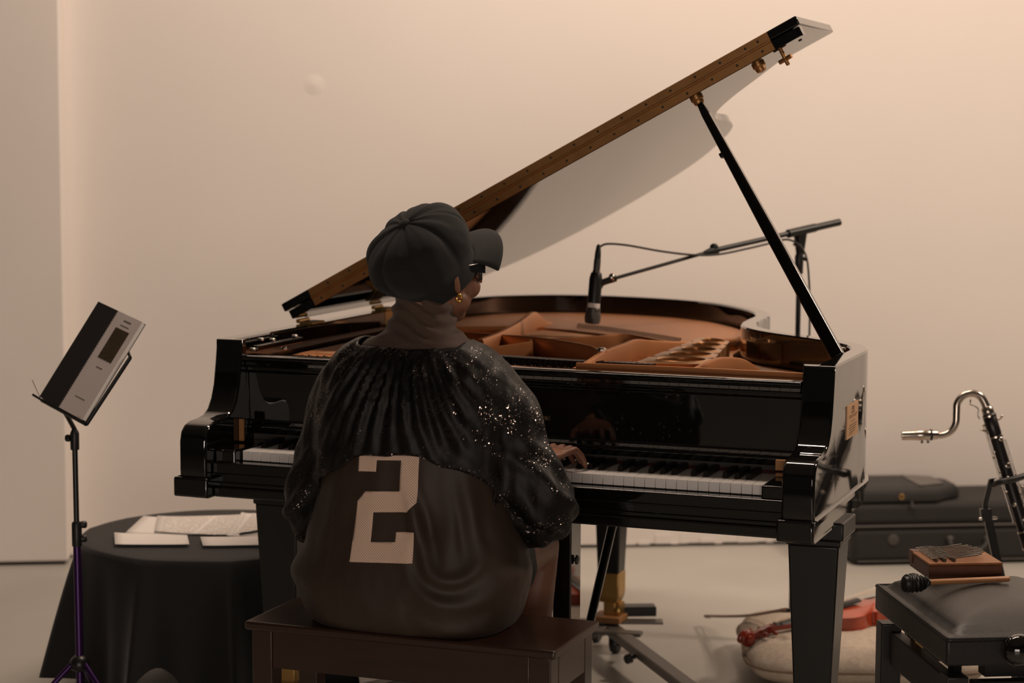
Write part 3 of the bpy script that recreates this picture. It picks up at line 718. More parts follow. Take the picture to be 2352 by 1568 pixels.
# hands
def hand(Wr, aim, s, curl):
    """s=+1 right hand; palm down over the keys"""
    d = Vector((aim[0], aim[1], 0)).normalized(); sd = Vector((d.y, -d.x, 0))*s    # sd points away from the thumb side
    pc = Wr+d*.05+Vector((0, 0, .004))
    Mx = Matrix((sd, d, UP)).transposed()
    body.ellipsoid(pc, .040, .052, .015, Mx, 18, 10)
    for k, (off, ln) in enumerate(((-.029, .072), (-.010, .080), (.010, .076), (.028, .060))):
        b0 = Wr+d*.085+sd*off+Vector((0, 0, .006)); spread = sd*(off*.35)
        p1 = b0+(d*.50*ln)+spread*.5+Vector((0, 0, .006-curl*.002)); p2 = b0+d*.80*ln+spread*.9+Vector((0, 0, -.012)); p3 = b0+d*.98*ln+spread+Vector((0, 0, -.034))
        p3.z = max(p3.z, ZK+.0085)
        body.tube([Wr+d*.055+sd*off*.85, b0, p1, p2, p3], [.0095, .0092, .0085, .0078, .0066], 10, round_ends=True)
    t0 = Wr+d*.028-sd*.026; t1 = Wr+d*.058-sd*.050+Vector((0, 0, -.008)); t2 = Wr+d*.088-sd*.056+Vector((0, 0, -.022)); t2.z = max(t2.z, ZK+.009)
    body.tube([t0, t1, t2], [.0125, .0105, .0080], 10, round_ends=True)
hand(WRR, (.36, .93), 1, 0); hand(WRL, (-.05, 1), -1, 0)
bme = remesh(body, .0042, 3)
person = link('person', bme, 'skin', smooth=True); tag(person, 'person in black cap and sequined jacket sitting at the piano, back turned', 'person')
# feet wear shoes (hidden behind the bench)
for s, fx, fy in ((-1, -.09, .04), (1, .055, .02)):
    mb = MB(); mb.tube([(fx, fy-.06, .04), (fx, fy+.02, .045), (fx, fy+.09, .04), (fx, fy+.16, .030)], [.040, .044, .044, .030], 16, round_ends=True, squash=.95)
    me = remesh(mb, .008, 4); link('shoe', me, 'plastic', person, smooth=True)

# --- shorts
mb = MB()
for s, kx in ((-1, -.15), (1, .095)):
    hip = Vector((-.02+s*.085, -.36, .565)); kn = Vector((kx, .03, .565))
    mb.tube([hip.lerp(kn, -.05), hip.lerp(kn, .25), hip.lerp(kn, .55)], [.098, .094, .090], 20)
mb.loft([ring(-.02, -.365, .488, .17, .105), ring(-.02, -.365, .55, .183, .12), ring(-.02, -.362, .66, .155, .11)])
me = remesh(mb, .008, 4); v = getv(me); n = normals(me)
dsp = np.array([noise.noise(Vector((p[0]*30, p[1]*12, p[2]*30)))*.004 for p in v]); setv(me, v+n*dsp[:, None]); link('shorts', me, 'shorts', person, smooth=True)

# --- jersey (loose football shirt)
JR = [(.474, -.02, -.385, .150, .085), (.478, -.02, -.385, .195, .118), (.492, -.018, -.385, .216, .134), (.52, -.018, -.386, .232, .142), (.56, -.018, -.386, .242, .143), (.60, -.018, -.384, .243, .138), (.65, -.016, -.380, .232, .130),
      (.70, -.014, -.376, .216, .124), (.76, -.016, -.374, .200, .118), (.83, -.018, -.372, .186, .112), (.90, -.02, -.368, .175, .105), (.96, -.02, -.362, .155, .09)]
JR = [np.array(j) for j in JR]
def jring(t):
    i = min(int(t), len(JR)-2); f = t-i
    a = JR[max(i-1, 0)]; b = JR[i]; c = JR[i+1]; d = JR[min(i+2, len(JR)-1)]
    return .5*((2*b)+(c-a)*f+(2*a-5*b+4*c-d)*f*f+(3*b-a-3*c+d)*f**3)
NU, NV = 260, 190
rings = []
def gs(x, m, s): return math.exp(-((x-m)/s)**2)
for j in range(NV):
    z, cx_, cy_, rx, ry = jring(j/(NV-1)*(len(JR)-1)*.9999)
    rg = []
    for k in range(NU):
        a = 2*math.pi*k/NU; c, s = math.cos(a), math.sin(a); e = 2.5
        x = cx_+rx*math.copysign(abs(c)**(2/e), c); y = cy_+ry*math.copysign(abs(s)**(2/e), s)
        d = 0.0
        back = max(0, -s)
        if back > 0:
            # bunched swirl of cloth low on the right
            X, Z = x-.112, z-.650; rho = math.hypot(X, Z*1.05); th = math.atan2(Z, X)
            low = 1/(1+math.exp((th-.35)*5)) if th > -2.4 else 0
            lowm = max(0, min(1, (-Z+.03)/.05))
            d += back*lowm*(.009*gs(rho, .055, .014)-.005*gs(rho, .080, .014)+.008*gs(rho, .104+.15*X, .016)-.003*gs(rho, .14, .015)+.003*gs(rho, .165+.2*X, .018))*gs(X, .01, .11)
            d += back*(.010*gs(X+.35*Z, -.055, .012)-.007*gs(X+.35*Z, -.030, .012)+.010*gs(X+.25*Z, .05, .014)-.008*gs(X+.2*Z, .025, .012))*gs(Z, .06, .075)
            # long soft vertical drapes
            d += back*.0035*math.sin(x*70+math.sin(z*14)*1.2)*gs(z, .72, .12)*(.25 if -.15 < x < .02 else 1)
            d += back*.0025*math.sin((x*.8+z*.7)*60)*gs(z, .53, .05)*(.4 if -.15 < x < .02 else 1)
        d += .0030*noise.noise(Vector((x*11, y*11, z*5)))*(1-.6*back)+.0012*noise.noise(Vector((x*40, y*40, z*22)))
        # slack bulge at the left hip
        d += max(0, -c)**3*.016*gs(z, .575, .030)-max(0, -c)**3*.006*gs(z, .635, .02)
        sag = max(0, c)**2*.005*gs(z, .60, .03); d += sag
        rg.append(Vector((x+d*c, y+d*s, z-(.010*back*gs(z, .50, .02)*abs(x)*4 if z < .53 else 0))))
    rings.append(rg)
mb = MB(); mb.loft(rings); jersey = mb.build('jersey', 'jersey', person, smooth=True, label='brown jersey with a large number 2')
jersey.data.set_sharp_from_angle(angle=math.radians(180)) if hasattr(jersey.data, 'set_sharp_from_angle') else None
jb = BVHTree.FromPolygons([Vector(v) for v in mb.v], [f for f in mb.f if len(f) == 4])
# number 2
n2 = [(672, 185), (672, 282), (787, 282), (789, 213), (938, 215), (937, 402), (725, 402), (676, 460), (668, 640), (657, 822), (850, 826), (1042, 831), (1046, 645), (930, 645), (928, 706), (778, 704), (783, 527), (990, 527), (1045, 472), (1046, 300), (1046, 185)]
pts = [at(560+a/2.667, 980+b/2.667, y=-.508) for a, b in n2]
bm = bmesh.new(); vs = [bm.verts.new((p.x, 0, p.z)) for p in pts]; bm.faces.new(vs); bm.normal_update()
bmesh.ops.triangulate(bm, faces=bm.faces[:])
xs = [p.x for p in pts]; zs = [p.z for p in pts]
for x in np.arange(min(xs)+.003, max(xs), .006): bmesh.ops.bisect_plane(bm, geom=bm.verts[:]+bm.edges[:]+bm.faces[:], plane_co=(x, 0, 0), plane_no=(1, 0, 0))
for z in np.arange(min(zs)+.003, max(zs), .006): bmesh.ops.bisect_plane(bm, geom=bm.verts[:]+bm.edges[:]+bm.faces[:], plane_co=(0, 0, z), plane_no=(0, 0, 1))
for v in bm.verts:
    h = jb.ray_cast(Vector((v.co.x, -1.2, v.co.z)), Vector((0, 1, 0)))
    v.co.y = (h[0].y if h[0] else -.5)-.0022
bmesh.ops.recalc_face_normals(bm, faces=bm.faces)
me = bpy.data.meshes.new('number'); bm.to_mesh(me); bm.free()
o = link('jersey_number', me, 'number', jersey, smooth=True, label='pale tan block number 2 in perforated print')
sl = o.modifiers.new('thick', 'SOLIDIFY'); sl.thickness = .0012; sl.offset = 0

# --- turtleneck
mb = MB()
mb.loft([ring(-.02, -.352, .99, .150, .088), ring(-.02, -.352, 1.03, .138, .084), ring(-.02, -.350, 1.052, .108, .077), ring(-.018, -.346, 1.070, .076, .067), ring(-.016, -.343, 1.085, .066, .062), ring(-.014, -.340, 1.105, .063, .060),
         ring(-.012, -.337, 1.128, .062, .060), ring(-.011, -.336, 1.143, .058, .056)])
me = remesh(mb, .0045, 6); v = getv(me); n = normals(me)
d = np.zeros(len(v))
for i, p in enumerate(v):
    zz = p[2]
    if zz > 1.05:
        ph = zz-.10*(p[0]+.015)*(-1)+.02*math.sin(p[0]*30)
        d[i] = .0034*math.sin((ph-1.06)*2*math.pi/.026)*min(1, (zz-1.05)/.02)+.0014*noise.noise(Vector((p[0]*30, p[1]*30, zz*90)))
setv(me, v+n*d[:, None]); link('turtleneck', me, 'turtle', person, smooth=True)

# --- sequin jacket (cropped, balloon sleeves)
mb = MB()
mb.loft([ring(-.02, -.372, .705, .205, .118), ring(-.02, -.374, .76, .212, .124), ring(-.02, -.375, .83, .214, .126), ring(-.02, -.374, .90, .210, .125), ring(-.02, -.370, .95, .200, .120), ring(-.02, -.364, .99, .196, .112), ring(-.02, -.358, 1.022, .176, .100),
         ring(-.02, -.354, 1.046, .142, .087), ring(-.018, -.351, 1.058, .104, .077), ring(-.018, -.350, 1.064, .090, .070)])
def sleeve(S, E_, W_, s):
    P = catmull([S+Vector((-s*.03, 0, .018)), S.lerp(E_, .22)+Vector((s*.008, 0, 0)), S.lerp(E_, .5)+Vector((s*.004, -.006, 0)), S.lerp(E_, .80)+Vector((s*.004, -.004, -.004)), E_+Vector((0, .012, .008)), E_.lerp(W_, .25)+Vector((0, 0, -.006)), E_.lerp(W_, .55), E_.lerp(W_, .82), W_+(W_-E_)*.03], 4)
    R0 = [.060, .065, .067, .074, .078, .077, .070, .056, .036]
    R = [catmull([(r, 0, 0) for r in R0], 4)[i].x for i in range(len(P))]
    mb.tube(P, R, 28, round_ends=False)
sleeve(SHL, ELL, WRL, -1); sleeve(SHR, ELR, WRR, 1)
me = remesh(mb, .0055, 8); v = getv(me); n = normals(me)
d = np.zeros(len(v))
for i, p in enumerate(v):
    x, y, z = p
    core = math.exp(-((x+.02)/.17)**4)
    # gathers falling from the collar and shoulders
    ang = math.atan2(x+.02, 1.13-z)
    g1 = math.sin(ang*46+3*noise.noise(Vector((x*6, y*6, z*5))))
    d[i] += .0042*g1*core*min(1, max(0, (1.05-z)/.05))*(.45+.55*gs(z, .94, .12))
    # broad folds on the sleeves and body
    d[i] += .0095*noise.noise(Vector((x*14+4, y*12, z*3.2)))+.0045*noise.noise(Vector((x*36, y*30, z*8)))+.0009*noise.noise(Vector((x*90, y*90, z*50)))
    # elbow creases
    for c, sg in ((ELL, -1), (ELR, 1)):
        r2 = (Vector(p)-c).length
        d[i] += .006*math.sin((z+.6*sg*x+.5*y)*95+2*noise.noise(Vector((x*12, y*12, z*12))))*math.exp(-(r2/.13)**2)
v = v+n*d[:, None]; setv(me, v)
# cropped hem at the back: cloth stops in a low arch
def hem(x): return .836-2.0*(x+.005)**2
bm = bmesh.new(); bm.from_mesh(me); kill = []
sl_ok = []
def near_sleeve(p):
    for S, E_, W_, s in ((SHL, ELL, WRL, -1), (SHR, ELR, WRR, 1)):
        for a, b in ((S, E_), (E_, W_)):
            t = max(0, min(1, (p-a).dot(b-a)/(b-a).length_squared)); 
            if (p-a.lerp(b, t)).length < .100: return True
    return False
for vert in bm.verts:
    p = vert.co
    if p.z < hem(p.x)+.004*math.sin(p.x*55) and -.215 < p.x < .175 and not (near_sleeve(p) and (p.x < -.165 or p.x > .125)): kill.append(vert)
bmesh.ops.delete(bm, geom=kill, context='VERTS')
# neck opening
kill = [vt for vt in bm.verts if vt.co.z > 1.052-.22*max(0, vt.co.y+.352)-.12*max(0, -(vt.co.y+.37)) and abs(vt.co.x+.018) < .105]
bmesh.ops.delete(bm, geom=kill, context='VERTS')
for _ in range(6):
    be = [e for e in bm.edges if e.is_boundary]; bv = {vv for e in be for vv in e.verts}
    newp = {}
    for vv in bv:
        nb = [e.other_vert(vv) for e in vv.link_edges if e.is_boundary]
        if nb: newp[vv] = vv.co*.4+sum((q.co for q in nb), Vector())/len(nb)*.6
    for vv, c in newp.items(): vv.co = c
bm.to_mesh(me); bm.free()
jacket = link('sequin_jacket', me, 'sequin', person, smooth=True, label='cropped black sequined jacket with balloon sleeves')
sl = jacket.modifiers.new('thick', 'SOLIDIFY'); sl.thickness = .003; sl.offset = -1

# --- cap
BT = math.radians(40); AX = (UP*math.cos(BT)-FH*math.sin(BT)).normalized(); AF = (FH*math.cos(BT)+UP*math.sin(BT)).normalized()
BC = hl(-.002, .002, .002)
def capp(r, a, h, sx=1.0, sy=1.08): return BC+AX*h+RH*(r*math.cos(a)*sx)+AF*(r*math.sin(a)*sy)
cp = catmull([(.082, -.034, 0), (.085, -.014, 0), (.088, .004, 0), (.095, .022, 0), (.0985, .044, 0), (.097, .066, 0), (.089, .088, 0), (.073, .105, 0), (.050, .116, 0), (.024, .121, 0), (.004, .122, 0)], 5)
rings = []; NA = 160
for j, p in enumerate(cp):
    r, h = p.x, p.y; t = j/(len(cp)-1); rg = []
    for k in range(NA):
        a = 2*math.pi*k/NA+.25
        ph = (a/(2*math.pi)*8) % 1; dist = min(ph, 1-ph)*2*math.pi*r/8
        seam = math.exp(-(dist/.0032)**2); puff = math.sin(math.pi*ph)
        env = min(1, max(0, (t-.18)/.25))
        rr = r+env*(.0060*puff-.0034*seam*min(1, r/.03))+env*.0045*noise.noise(Vector((math.cos(a)*2.2, math.sin(a)*2.2, h*14)))*min(1, r/.05)+env*.0022*noise.noise(Vector((math.cos(a)*5, math.sin(a)*5, h*30)))
        q = capp(rr, a, h+.004*env*noise.noise(Vector((math.cos(a)*3, math.sin(a)*3, 5))))
        # the crown slouches backwards
        q = q-FH*.012*gs(t, .45, .25)*(1 if math.sin(a) < 0 else .2)
        rg.append(q)
    rings.append(rg)
mb = MB(); mb.loft(rings, cap=False); cap = mb.build('cap', 'cap', person, smooth=True, label='black wool newsboy cap')
cap.data.set_sharp_from_angle(angle=math.radians(180)) if hasattr(cap.data, 'set_sharp_from_angle') else None
sl = cap.modifiers.new('thick', 'SOLIDIFY'); sl.thickness = .004; sl.offset = -1
mb = MB(); mb.ellipsoid(BC+AX*.124, .012, .012, .006, Matrix((RH, AF, AX)).transposed()); mb.build('cap_button', 'cap', cap, smooth=True)
# peak
rings = []
for i in range(25):
    u = -1+2*i/24; a = math.pi/2-u*1.12
    row = []
    for jj in range(9):
        w_ = jj/8; ext = .076*math.cos(u*1.15)**.8*w_
        b0 = capp(.083, a, -.012)
        dirv = (AF*.93+RH*math.cos(a)*.42-AX*.10).normalized()
        row.append(b0+dirv*ext-AX*(.030*u*u*w_)-AX*.020*w_*w_)
    rings.append(row)
mb = MB(); mb.loft(rings, cap=False, closed=False); pk = mb.build('cap_peak', 'cap', cap, smooth=True)
sl = pk.modifiers.new('thick', 'SOLIDIFY'); sl.thickness = .005; sl.offset = 0
# --- sunglasses
mb = MB()
for s in (-1, 1):
    q = [hl(s*.008, .104, .022), hl(s*.045, .096, .026), hl(s*.068, .074, .022), hl(s*.068, .074, -.020), hl(s*.045, .096, -.028), hl(s*.012, .104, -.020)]
    mb.add(q+[p-FH*.006 for p in q], [(0, 1, 2, 3, 4, 5), (11, 10, 9, 8, 7, 6)]+[(i, (i+1) % 6, 6+(i+1) % 6, 6+i) for i in range(6)])
mb.tube([hl(-.010, .104, .012), hl(.010, .104, .012)], .004, 8)
sg = mb.build('sunglasses', 'glassblack', person, bevel=.002)
for s in (-1, 1):
    mb = MB(); mb.loft([[hl(s*.070, .074, z0), hl(s*.075, .074, z0), hl(s*.075, .074, z1), hl(s*.070, .074, z1)] if False else [hl(s*xx, yy, z0) for xx in (.0,)] for xx, yy, z0, z1 in ()] or [[hl(s*(.070), .076, -.006), hl(s*.075, .076, -.006), hl(s*.075, .076, .018), hl(s*.070, .076, .018)], [hl(s*.076, .03, .000), hl(s*.081, .03, .000), hl(s*.081, .03, .014), hl(s*.076, .03, .014)], [hl(s*.078, -.012, .004), hl(s*.083, -.012, .004), hl(s*.083, -.012, .012), hl(s*.078, -.012, .012)]])
    mb.build('temple', 'glassblack', sg, bevel=.001)
# --- earrings
for s in (-1, 1):
    c = hl(s*.079, -.004, -.052); mb = MB(); path = [c+FH*.0065*math.cos(t)+UP*.007*math.sin(t)+RH*s*.002 for t in np.linspace(0, 2*math.pi, 25)]
    mb.tube(path, .0030, 10); mb.build('earring', 'gold', person, smooth=True)
# --- finger nails of the right hand would be a few pixels: pale tips
d_ = Vector((.36, .93, 0)).normalized(); sd_ = Vector((d_.y, -d_.x, 0))
for off, ln in ((-.029, .072), (-.010, .080), (.010, .076), (.028, .060)):
    b0 = WRR+d_*.085+sd_*off; p3 = b0+d_*1.0*ln+sd_*off*.35; p3.z = ZK+.014
    mb = MB(); mb.ellipsoid(p3, .0052, .009, .0022, Matrix((sd_, d_, UP)).transposed(), 10, 6); mb.build('fingernail', 'paper', person, smooth=True)

# ================================================================== MUSIC STAND + BOOK
DS = 5.0
def cs(a, b, dd=0): return at(a, b, d=DS+dd)
hub = cs(183, 1515); stand_xy = Vector((hub.x, hub.y, 0))
mstand = empty('music_stand', stand_xy, 'folding music stand with purple tube and legs left of the piano', 'music stand')
top = cs(171, 985); j1 = cs(180, 1225)
def vp(z): # straight vertical pole through hub
    return Vector((hub.x, hub.y, z))
ztop = top.z; zj = j1.z
topx = Vector((top.x, top.y, ztop))
# the pole leans very slightly, as photographed
def pole(z): t = (z-hub.z)/(ztop-hub.z); return hub.lerp(topx, t)
mb = MB(); mb.tube([pole(hub.z-.06), pole(zj)], .0098, 16); mb.build('lower_tube', 'purple', mstand, smooth=True)
mb = MB(); mb.tube([pole(zj-.02), pole(ztop)], .0068, 14); mb.build('upper_tube', 'metalblack', mstand, smooth=True)
mb = MB(); mb.lathe([(.012, 0), (.0125, .004), (.0125, .055), (.010, .06)], pole(zj-.03), (0, 0, 1), 16); cl = mb.build('height_clamp', 'plastic', mstand, smooth=True)
for dz in (.022, -.012):
    mb = MB(); mb.lathe([(.004, 0), (.004, .010), (.009, .012), (.009, .022), (.006, .025)], pole(zj+dz), tuple(_r), 12); mb.build('clamp_knob', 'plastic', cl, smooth=True)
mb = MB(); mb.lathe([(.0105, 0), (.011, .006), (.011, .04), (.008, .048)], pole(ztop-.05), (0, 0, 1), 14); hd = mb.build('head_clamp', 'plastic', mstand, smooth=True)
mb = MB(); mb.lathe([(.004, 0), (.004, .010), (.009, .012), (.009, .020), (.006, .023)], pole(ztop-.022), tuple(-_r), 12); mb.build('clamp_knob', 'plastic', hd, smooth=True)
mb = MB(); mb.lathe([(.012, -.028), (.022, -.022), (.025, -.010), (.022, .002), (.012, .012)], hub, (0, 0, 1), 20); mb.build('hub', 'metalblack', mstand, smooth=True)
for an in (225, 345, 105):
    dv = Vector((math.cos(math.radians(an)), math.sin(math.radians(an)), 0))
    pz = hub+dv*.018+Vector((0, 0, -.008)); e = Vector((hub.x, hub.y, .012))+dv*.19
    mb = MB(); mb.tube([pz, e], .0072, 10); lg = mb.build('leg', 'purple', mstand, smooth=True)
    mb = MB(); mb.tube([Vector((hub.x, hub.y, hub.z-.058))+dv*.008, pz.lerp(e, .5)], .0035, 8); mb.build('leg_strut', 'metalblack', lg)
    mb = MB(); mb.ellipsoid(e+dv*.004, .011, .011, .0115); mb.build('rubber_foot', 'plastic', lg, smooth=True)
# desk plane from the four corners of the book
TL, TR, BR, BL = cs(235, 700, .04), cs(328, 738, -.09), cs(195, 970, -.13), cs(90, 908, 0)
EX = (TR-TL); EX = ((BR-BL)+(TR-TL))*.5; EY = ((TL-BL)+(TR-BR))*.5; bw, bh = EX.length, EY.length
EX.normalize(); EY = (EY-EX*EY.dot(EX)).normalized(); EN = EX.cross(EY)      # faces the reader
if EN.dot(Vector(CAM)-BL) < 0: EN = -EN
B0 = (TL+TR+BR+BL)/4
def dk(x, y, n): return B0+EX*x*bw+EY*y*bh+EN*n
mb = MB(); mb.tube([dk(-.46, -.5, -.012), dk(-.52, .16, -.012)], .004, 8); mb.tube([dk(-.52, .16, -.012), dk(-.2, .3, -.014)], .004, 8); mb.build('desk_arm', 'metalblack', mstand)
mb = MB(); mb.tube([dk(.50, -.52, -.012), dk(.55, .18, -.012)], .005, 8); mb.tube([dk(.55, .18, -.012), dk(.2, .3, -.014)], .004, 8); mb.build('desk_arm', 'metalblack', mstand)
mb = MB(); mb.tube([dk(-.52, -.515, -.008), dk(.52, -.515, -.008)], .005, 8); mb.tube([dk(-.52, -.515, -.008), dk(-.52, -.515, .024)], .003, 6); mb.tube([dk(.5, -.515, -.008), dk(.5, -.515, .024)], .003, 6); mb.build('desk_ledge', 'metalblack', mstand)
mb = MB(); mb.tube([dk(0, -.51, -.012), topx], .006, 8); mb.tube([dk(0, -.5, -.014), dk(0, .25, -.014)], .005, 8); mb.build('desk_spine', 'metalblack', mstand)
mb = MB(); mb.tube([dk(-.50, -.51, 0), dk(-.86, -.40, .0)], .0014, 6); mb.build('page_clip', 'chrome', mstand)
# book
book = empty('music_book', dk(0, -.5, 0), 'grey and black music book standing on the music stand', 'book')
def bkbox(mb, x0, x1, y0, y1, n0, n1):
    vs = [dk(x, y, n) for n in (n0, n1) for y in (y0, y1) for x in (x0, x1)]
    mb.add(vs, [(0, 2, 3, 1), (4, 5, 7, 6), (0, 1, 5, 4), (2, 6, 7, 3), (0, 4, 6, 2), (1, 3, 7, 5)])
mb = MB(); bkbox(mb, -.495, .495, -.495, .495, -.006, .005); mb.build('pages', 'paper', book)
mb = MB(); bkbox(mb, -.5, .5, -.5, .5, .0052, .0062); cv = mb.build('cover', 'covergrey', book)
mb = MB()
edge = []; nt_ = 44
for i in range(nt_+1):
    y = -.5+i/nt_; edge += [(-.055, y), (-.030, y+.5/nt_)] if i < nt_ else [(-.055, y)]
mb.prism([(-.5, .5), (-.5, -.5)]+edge, lambda p, q, t: dk(p, q, t), .0063, .0068); mb.build('cover_band', 'coverblack', cv)
mb = MB(); bkbox(mb, .10, .40, .05, .36, .0063, .0067); mb.build('cover_picture', 'coverpic', cv)
mb = MB()
for x0, x1, y0, y1 in ((.17, .33, .435, .447), (.15, .34, .390, .398), (.18, .31, -.035, -.026), (.12, .34, -.345, -.338)): bkbox(mb, x0, x1, y0, y1, .0063, .0066)
mb.build('cover_print', 'covertext', cv)
mb = MB(); bkbox(mb, -.5, .5, -.5, .5, -.0074, -.0062); mb.build('back_cover', 'coverblack', book)

# ================================================================== LOW ROUND TABLE + CLOTH + SHEETS
TC = at(500, 1226, d=5.45); TZ = TC.z; TRD = .36
tbl = empty('round_table', (TC.x, TC.y, 0), 'low round table hidden under a black cloth left of the piano', 'table')
mb = MB(); mb.lathe([(TRD-.02, TZ-.03), (TRD-.005, TZ-.028), (TRD-.005, TZ-.006), (TRD-.02, TZ-.004)], (TC.x, TC.y, 0), n=48); mb.build('table_top', 'tablewood', tbl, smooth=True)
for a in (-70, 20, 110, 200):
    c, s = math.cos(math.radians(a)), math.sin(math.radians(a))
    mb = MB(); q = Matrix.Translation((TC.x+c*.24, TC.y+s*.24, 0)) @ Matrix.Rotation(math.radians(a), 4, 'Z'); mb.box(-.018, .018, -.018, .018, 0, TZ-.03, q); mb.build('leg', 'tablewood', tbl, bevel=.002)
rings = []; NA = 240
camang = math.atan2(CAM[1]-TC.y, CAM[0]-TC.x)
for j in range(46):
    rg = []
    for k in range(NA):
        a = 2*math.pi*k/NA; dl = (a-camang+math.pi) % (2*math.pi)-math.pi   # 0 = towards the front of the stage
        if j < 8:
            r = TRD*j/8*.985+.0; z = TZ+.001
        else:
            t = (j-8)/37
            fold = (1-abs(math.sin(a*5.5+.9*math.sin(a*2+.8))))**1.3; fold2 = .5+.5*math.sin(a*17+2*math.sin(a*3))
            hemz = .052+.10*gs(dl, -.40, .15)+.035*gs(dl, .1, .2)+.012*math.sin(a*5)
            drop = TZ-hemz
            rnd = min(1, t/.06)
            r = TRD*.985+.010*math.sin(rnd*math.pi/2)+t*.030+(t**.7)*(.085*fold-.035)+t*.012*fold2-.02*gs(dl, .35, .16)*t
            r += .02*t*gs(dl, -1.35, .35)
            z = TZ+.001-.010*(1-math.cos(rnd*math.pi/2))-max(0, t-.03)/.97*(drop-.010)
            z -= 0
        rg.append((TC.x+r*math.cos(a), TC.y+r*math.sin(a), z))
    rings.append(rg)
rings[0] = [(TC.x+.002*math.cos(2*math.pi*k/NA), TC.y+.002*math.sin(2*math.pi*k/NA), TZ+.001) for k in range(NA)]
mb = MB(); mb.loft(rings[:1]+rings[1:], cap=False); mb.f.append(tuple(range(NA)))
cl = mb.build('tablecloth', 'cloth', smooth=True); tag(cl, 'black tablecloth draped to the floor over the low round table', 'tablecloth')
cl.data.set_sharp_from_angle(angle=math.radians(180)) if hasattr(cl.data, 'set_sharp_from_angle') else None
def sheet(px, h, m, label, curl=.004):
    P = [at(a, b, z=TZ+h) for a, b in px]; nx, ny = 8, 8; vs = []; fs = []; uv = []
    for j in range(ny+1):
        for i in range(nx+1):
            u, v = i/nx, j/ny; p = P[0].lerp(P[1], u).lerp(P[3].lerp(P[2], u), v)
            vs.append((p.x, p.y, p.z+curl*(abs(u-.5)*2)**4)); uv.append((u, v))
    for j in range(ny):
        for i in range(nx):
            k = j*(nx+1)+i; fs.append((k, k+1, k+nx+2, k+nx+1))
    me = bpy.data.meshes.new('sheet_music'); me.from_pydata(vs, [], fs); me.update()
    ul = me.uv_layers.new(name='UVMap')
    for l in me.loops: ul.data[l.index].uv = uv[l.vertex_index]
    o = link('sheet_music', me, m, smooth=True); s = o.modifiers.new('t', 'SOLIDIFY'); s.thickness = .0006
    tag(o, label, 'paper', 'sheets of paper on the round table')
sheet([(288, 1226), (455, 1228), (500, 1188), (330, 1187)], .003, 'paper', 'blank white sheet under the others at the back of the table')
sheet([(355, 1222), (545, 1230), (585, 1181), (362, 1187)], .0055, 'sheet', 'sheet of handwritten music in the middle of the round table')
sheet([(520, 1232), (640, 1232), (640, 1178), (555, 1179)], .007, 'sheet', 'sheet with crossing pen lines nearest the piano leg')
sheet([(264, 1250), (435, 1250), (430, 1229), (262, 1223)], .009, 'paper', 'plain white sheet lying at the front left of the table', .001)
sheet([(466, 1253), (640, 1250), (640, 1230), (460, 1233)], .0085, 'paper', 'white sheet with a pencil curve at the front right of the table', .001)
mb = MB(); mb.tube([at(552, 1226, z=TZ+.013), at(610, 1217, z=TZ+.013)], .0036, 8, round_ends=True)
o = mb.build('pen', 'plastic', smooth=True); tag(o, 'black pen resting on the sheets beside the piano leg', 'pen')

# ================================================================== MICROPHONE, STAND, CABLE
DM = 5.85
def cm(a, b, dd=0): return at(a, b, d=DM+dd)
mp_ = cm(1836, 570, 0); px_, py_ = mp_.x, mp_.y
ms = empty('microphone_stand', (px_, py_, 0), 'black boom microphone stand behind the piano', 'microphone stand')
mb = MB(); mb.tube([(px_, py_, .06), (px_, py_, .62)], .011, 14); mb.build('lower_tube', 'metalblack', ms, smooth=True)
mb = MB(); mb.tube([(px_, py_, .60), (px_, py_, mp_.z-.01)], .0075, 14); mb.build('upper_tube', 'metalblack', ms, smooth=True)
mb = MB(); mb.lathe([(.0075, 0), (.012, .004), (.013, .05), (.010, .06)], (px_, py_, mp_.z-.075), n=14); mb.build('boom_collar', 'plastic', ms, smooth=True)
mb = MB(); mb.lathe([(.02, 0), (.105, 0), (.108, .006), (.106, .014), (.06, .020), (.016, .030), (.013, .065)], (px_, py_, 0), n=32); mb.build('round_base', 'metalblack', ms, smooth=True)
piv = cm(1838, 546, 0); b0 = cm(1928, 510, .06); b1 = cm(1640, 575, -.17); b2 = cm(1405, 641, -.34)
mb = MB(); mb.tube([b0, b0.lerp(b1, .20)], [.0105, .0105], 14); mb.build('counterweight_grip', 'plastic', ms, smooth=True)
mb = MB(); mb.tube([b0.lerp(b1, .18), b1], .0075, 12); mb.build('boom_tube', 'metalblack', ms, smooth=True)
mb = MB(); mb.tube([b0.lerp(b1, .20), b0.lerp(b1, .42)], .0125, 12); mb.tube([piv+Vector((0, 0, -.05)), piv+Vector((0, 0, -.01)), piv+Vector((0, 0, .022))], [.011, .017, .021], 12); mb.build('boom_clutch', 'plastic', ms, smooth=True)
mb = MB(); mb.tube([b1.lerp(b0, -.01), b2], .0048, 10); mb.build('boom_extension', 'metalblack', ms, smooth=True)
mb = MB(); d = (b1-b2).normalized(); mb.tube([b1-d*.035, b1-d*.01, b1+d*.012], [.006, .011, .011], 12); mb.ellipsoid(b1+Vector((0, 0, .010)), .012, .010, .010); mb.build('extension_clamp', 'plastic', ms, smooth=True)
for dx, dz in ((-.012, -.018), (-.004, -.022), (.004, -.020)):
    mb = MB(); mb.ellipsoid(piv+Vector(_r)*dx+Vector((0, -.012, dz)), .006, .006, .005); mb.build('clutch_screw', 'metalblack', ms, smooth=True)
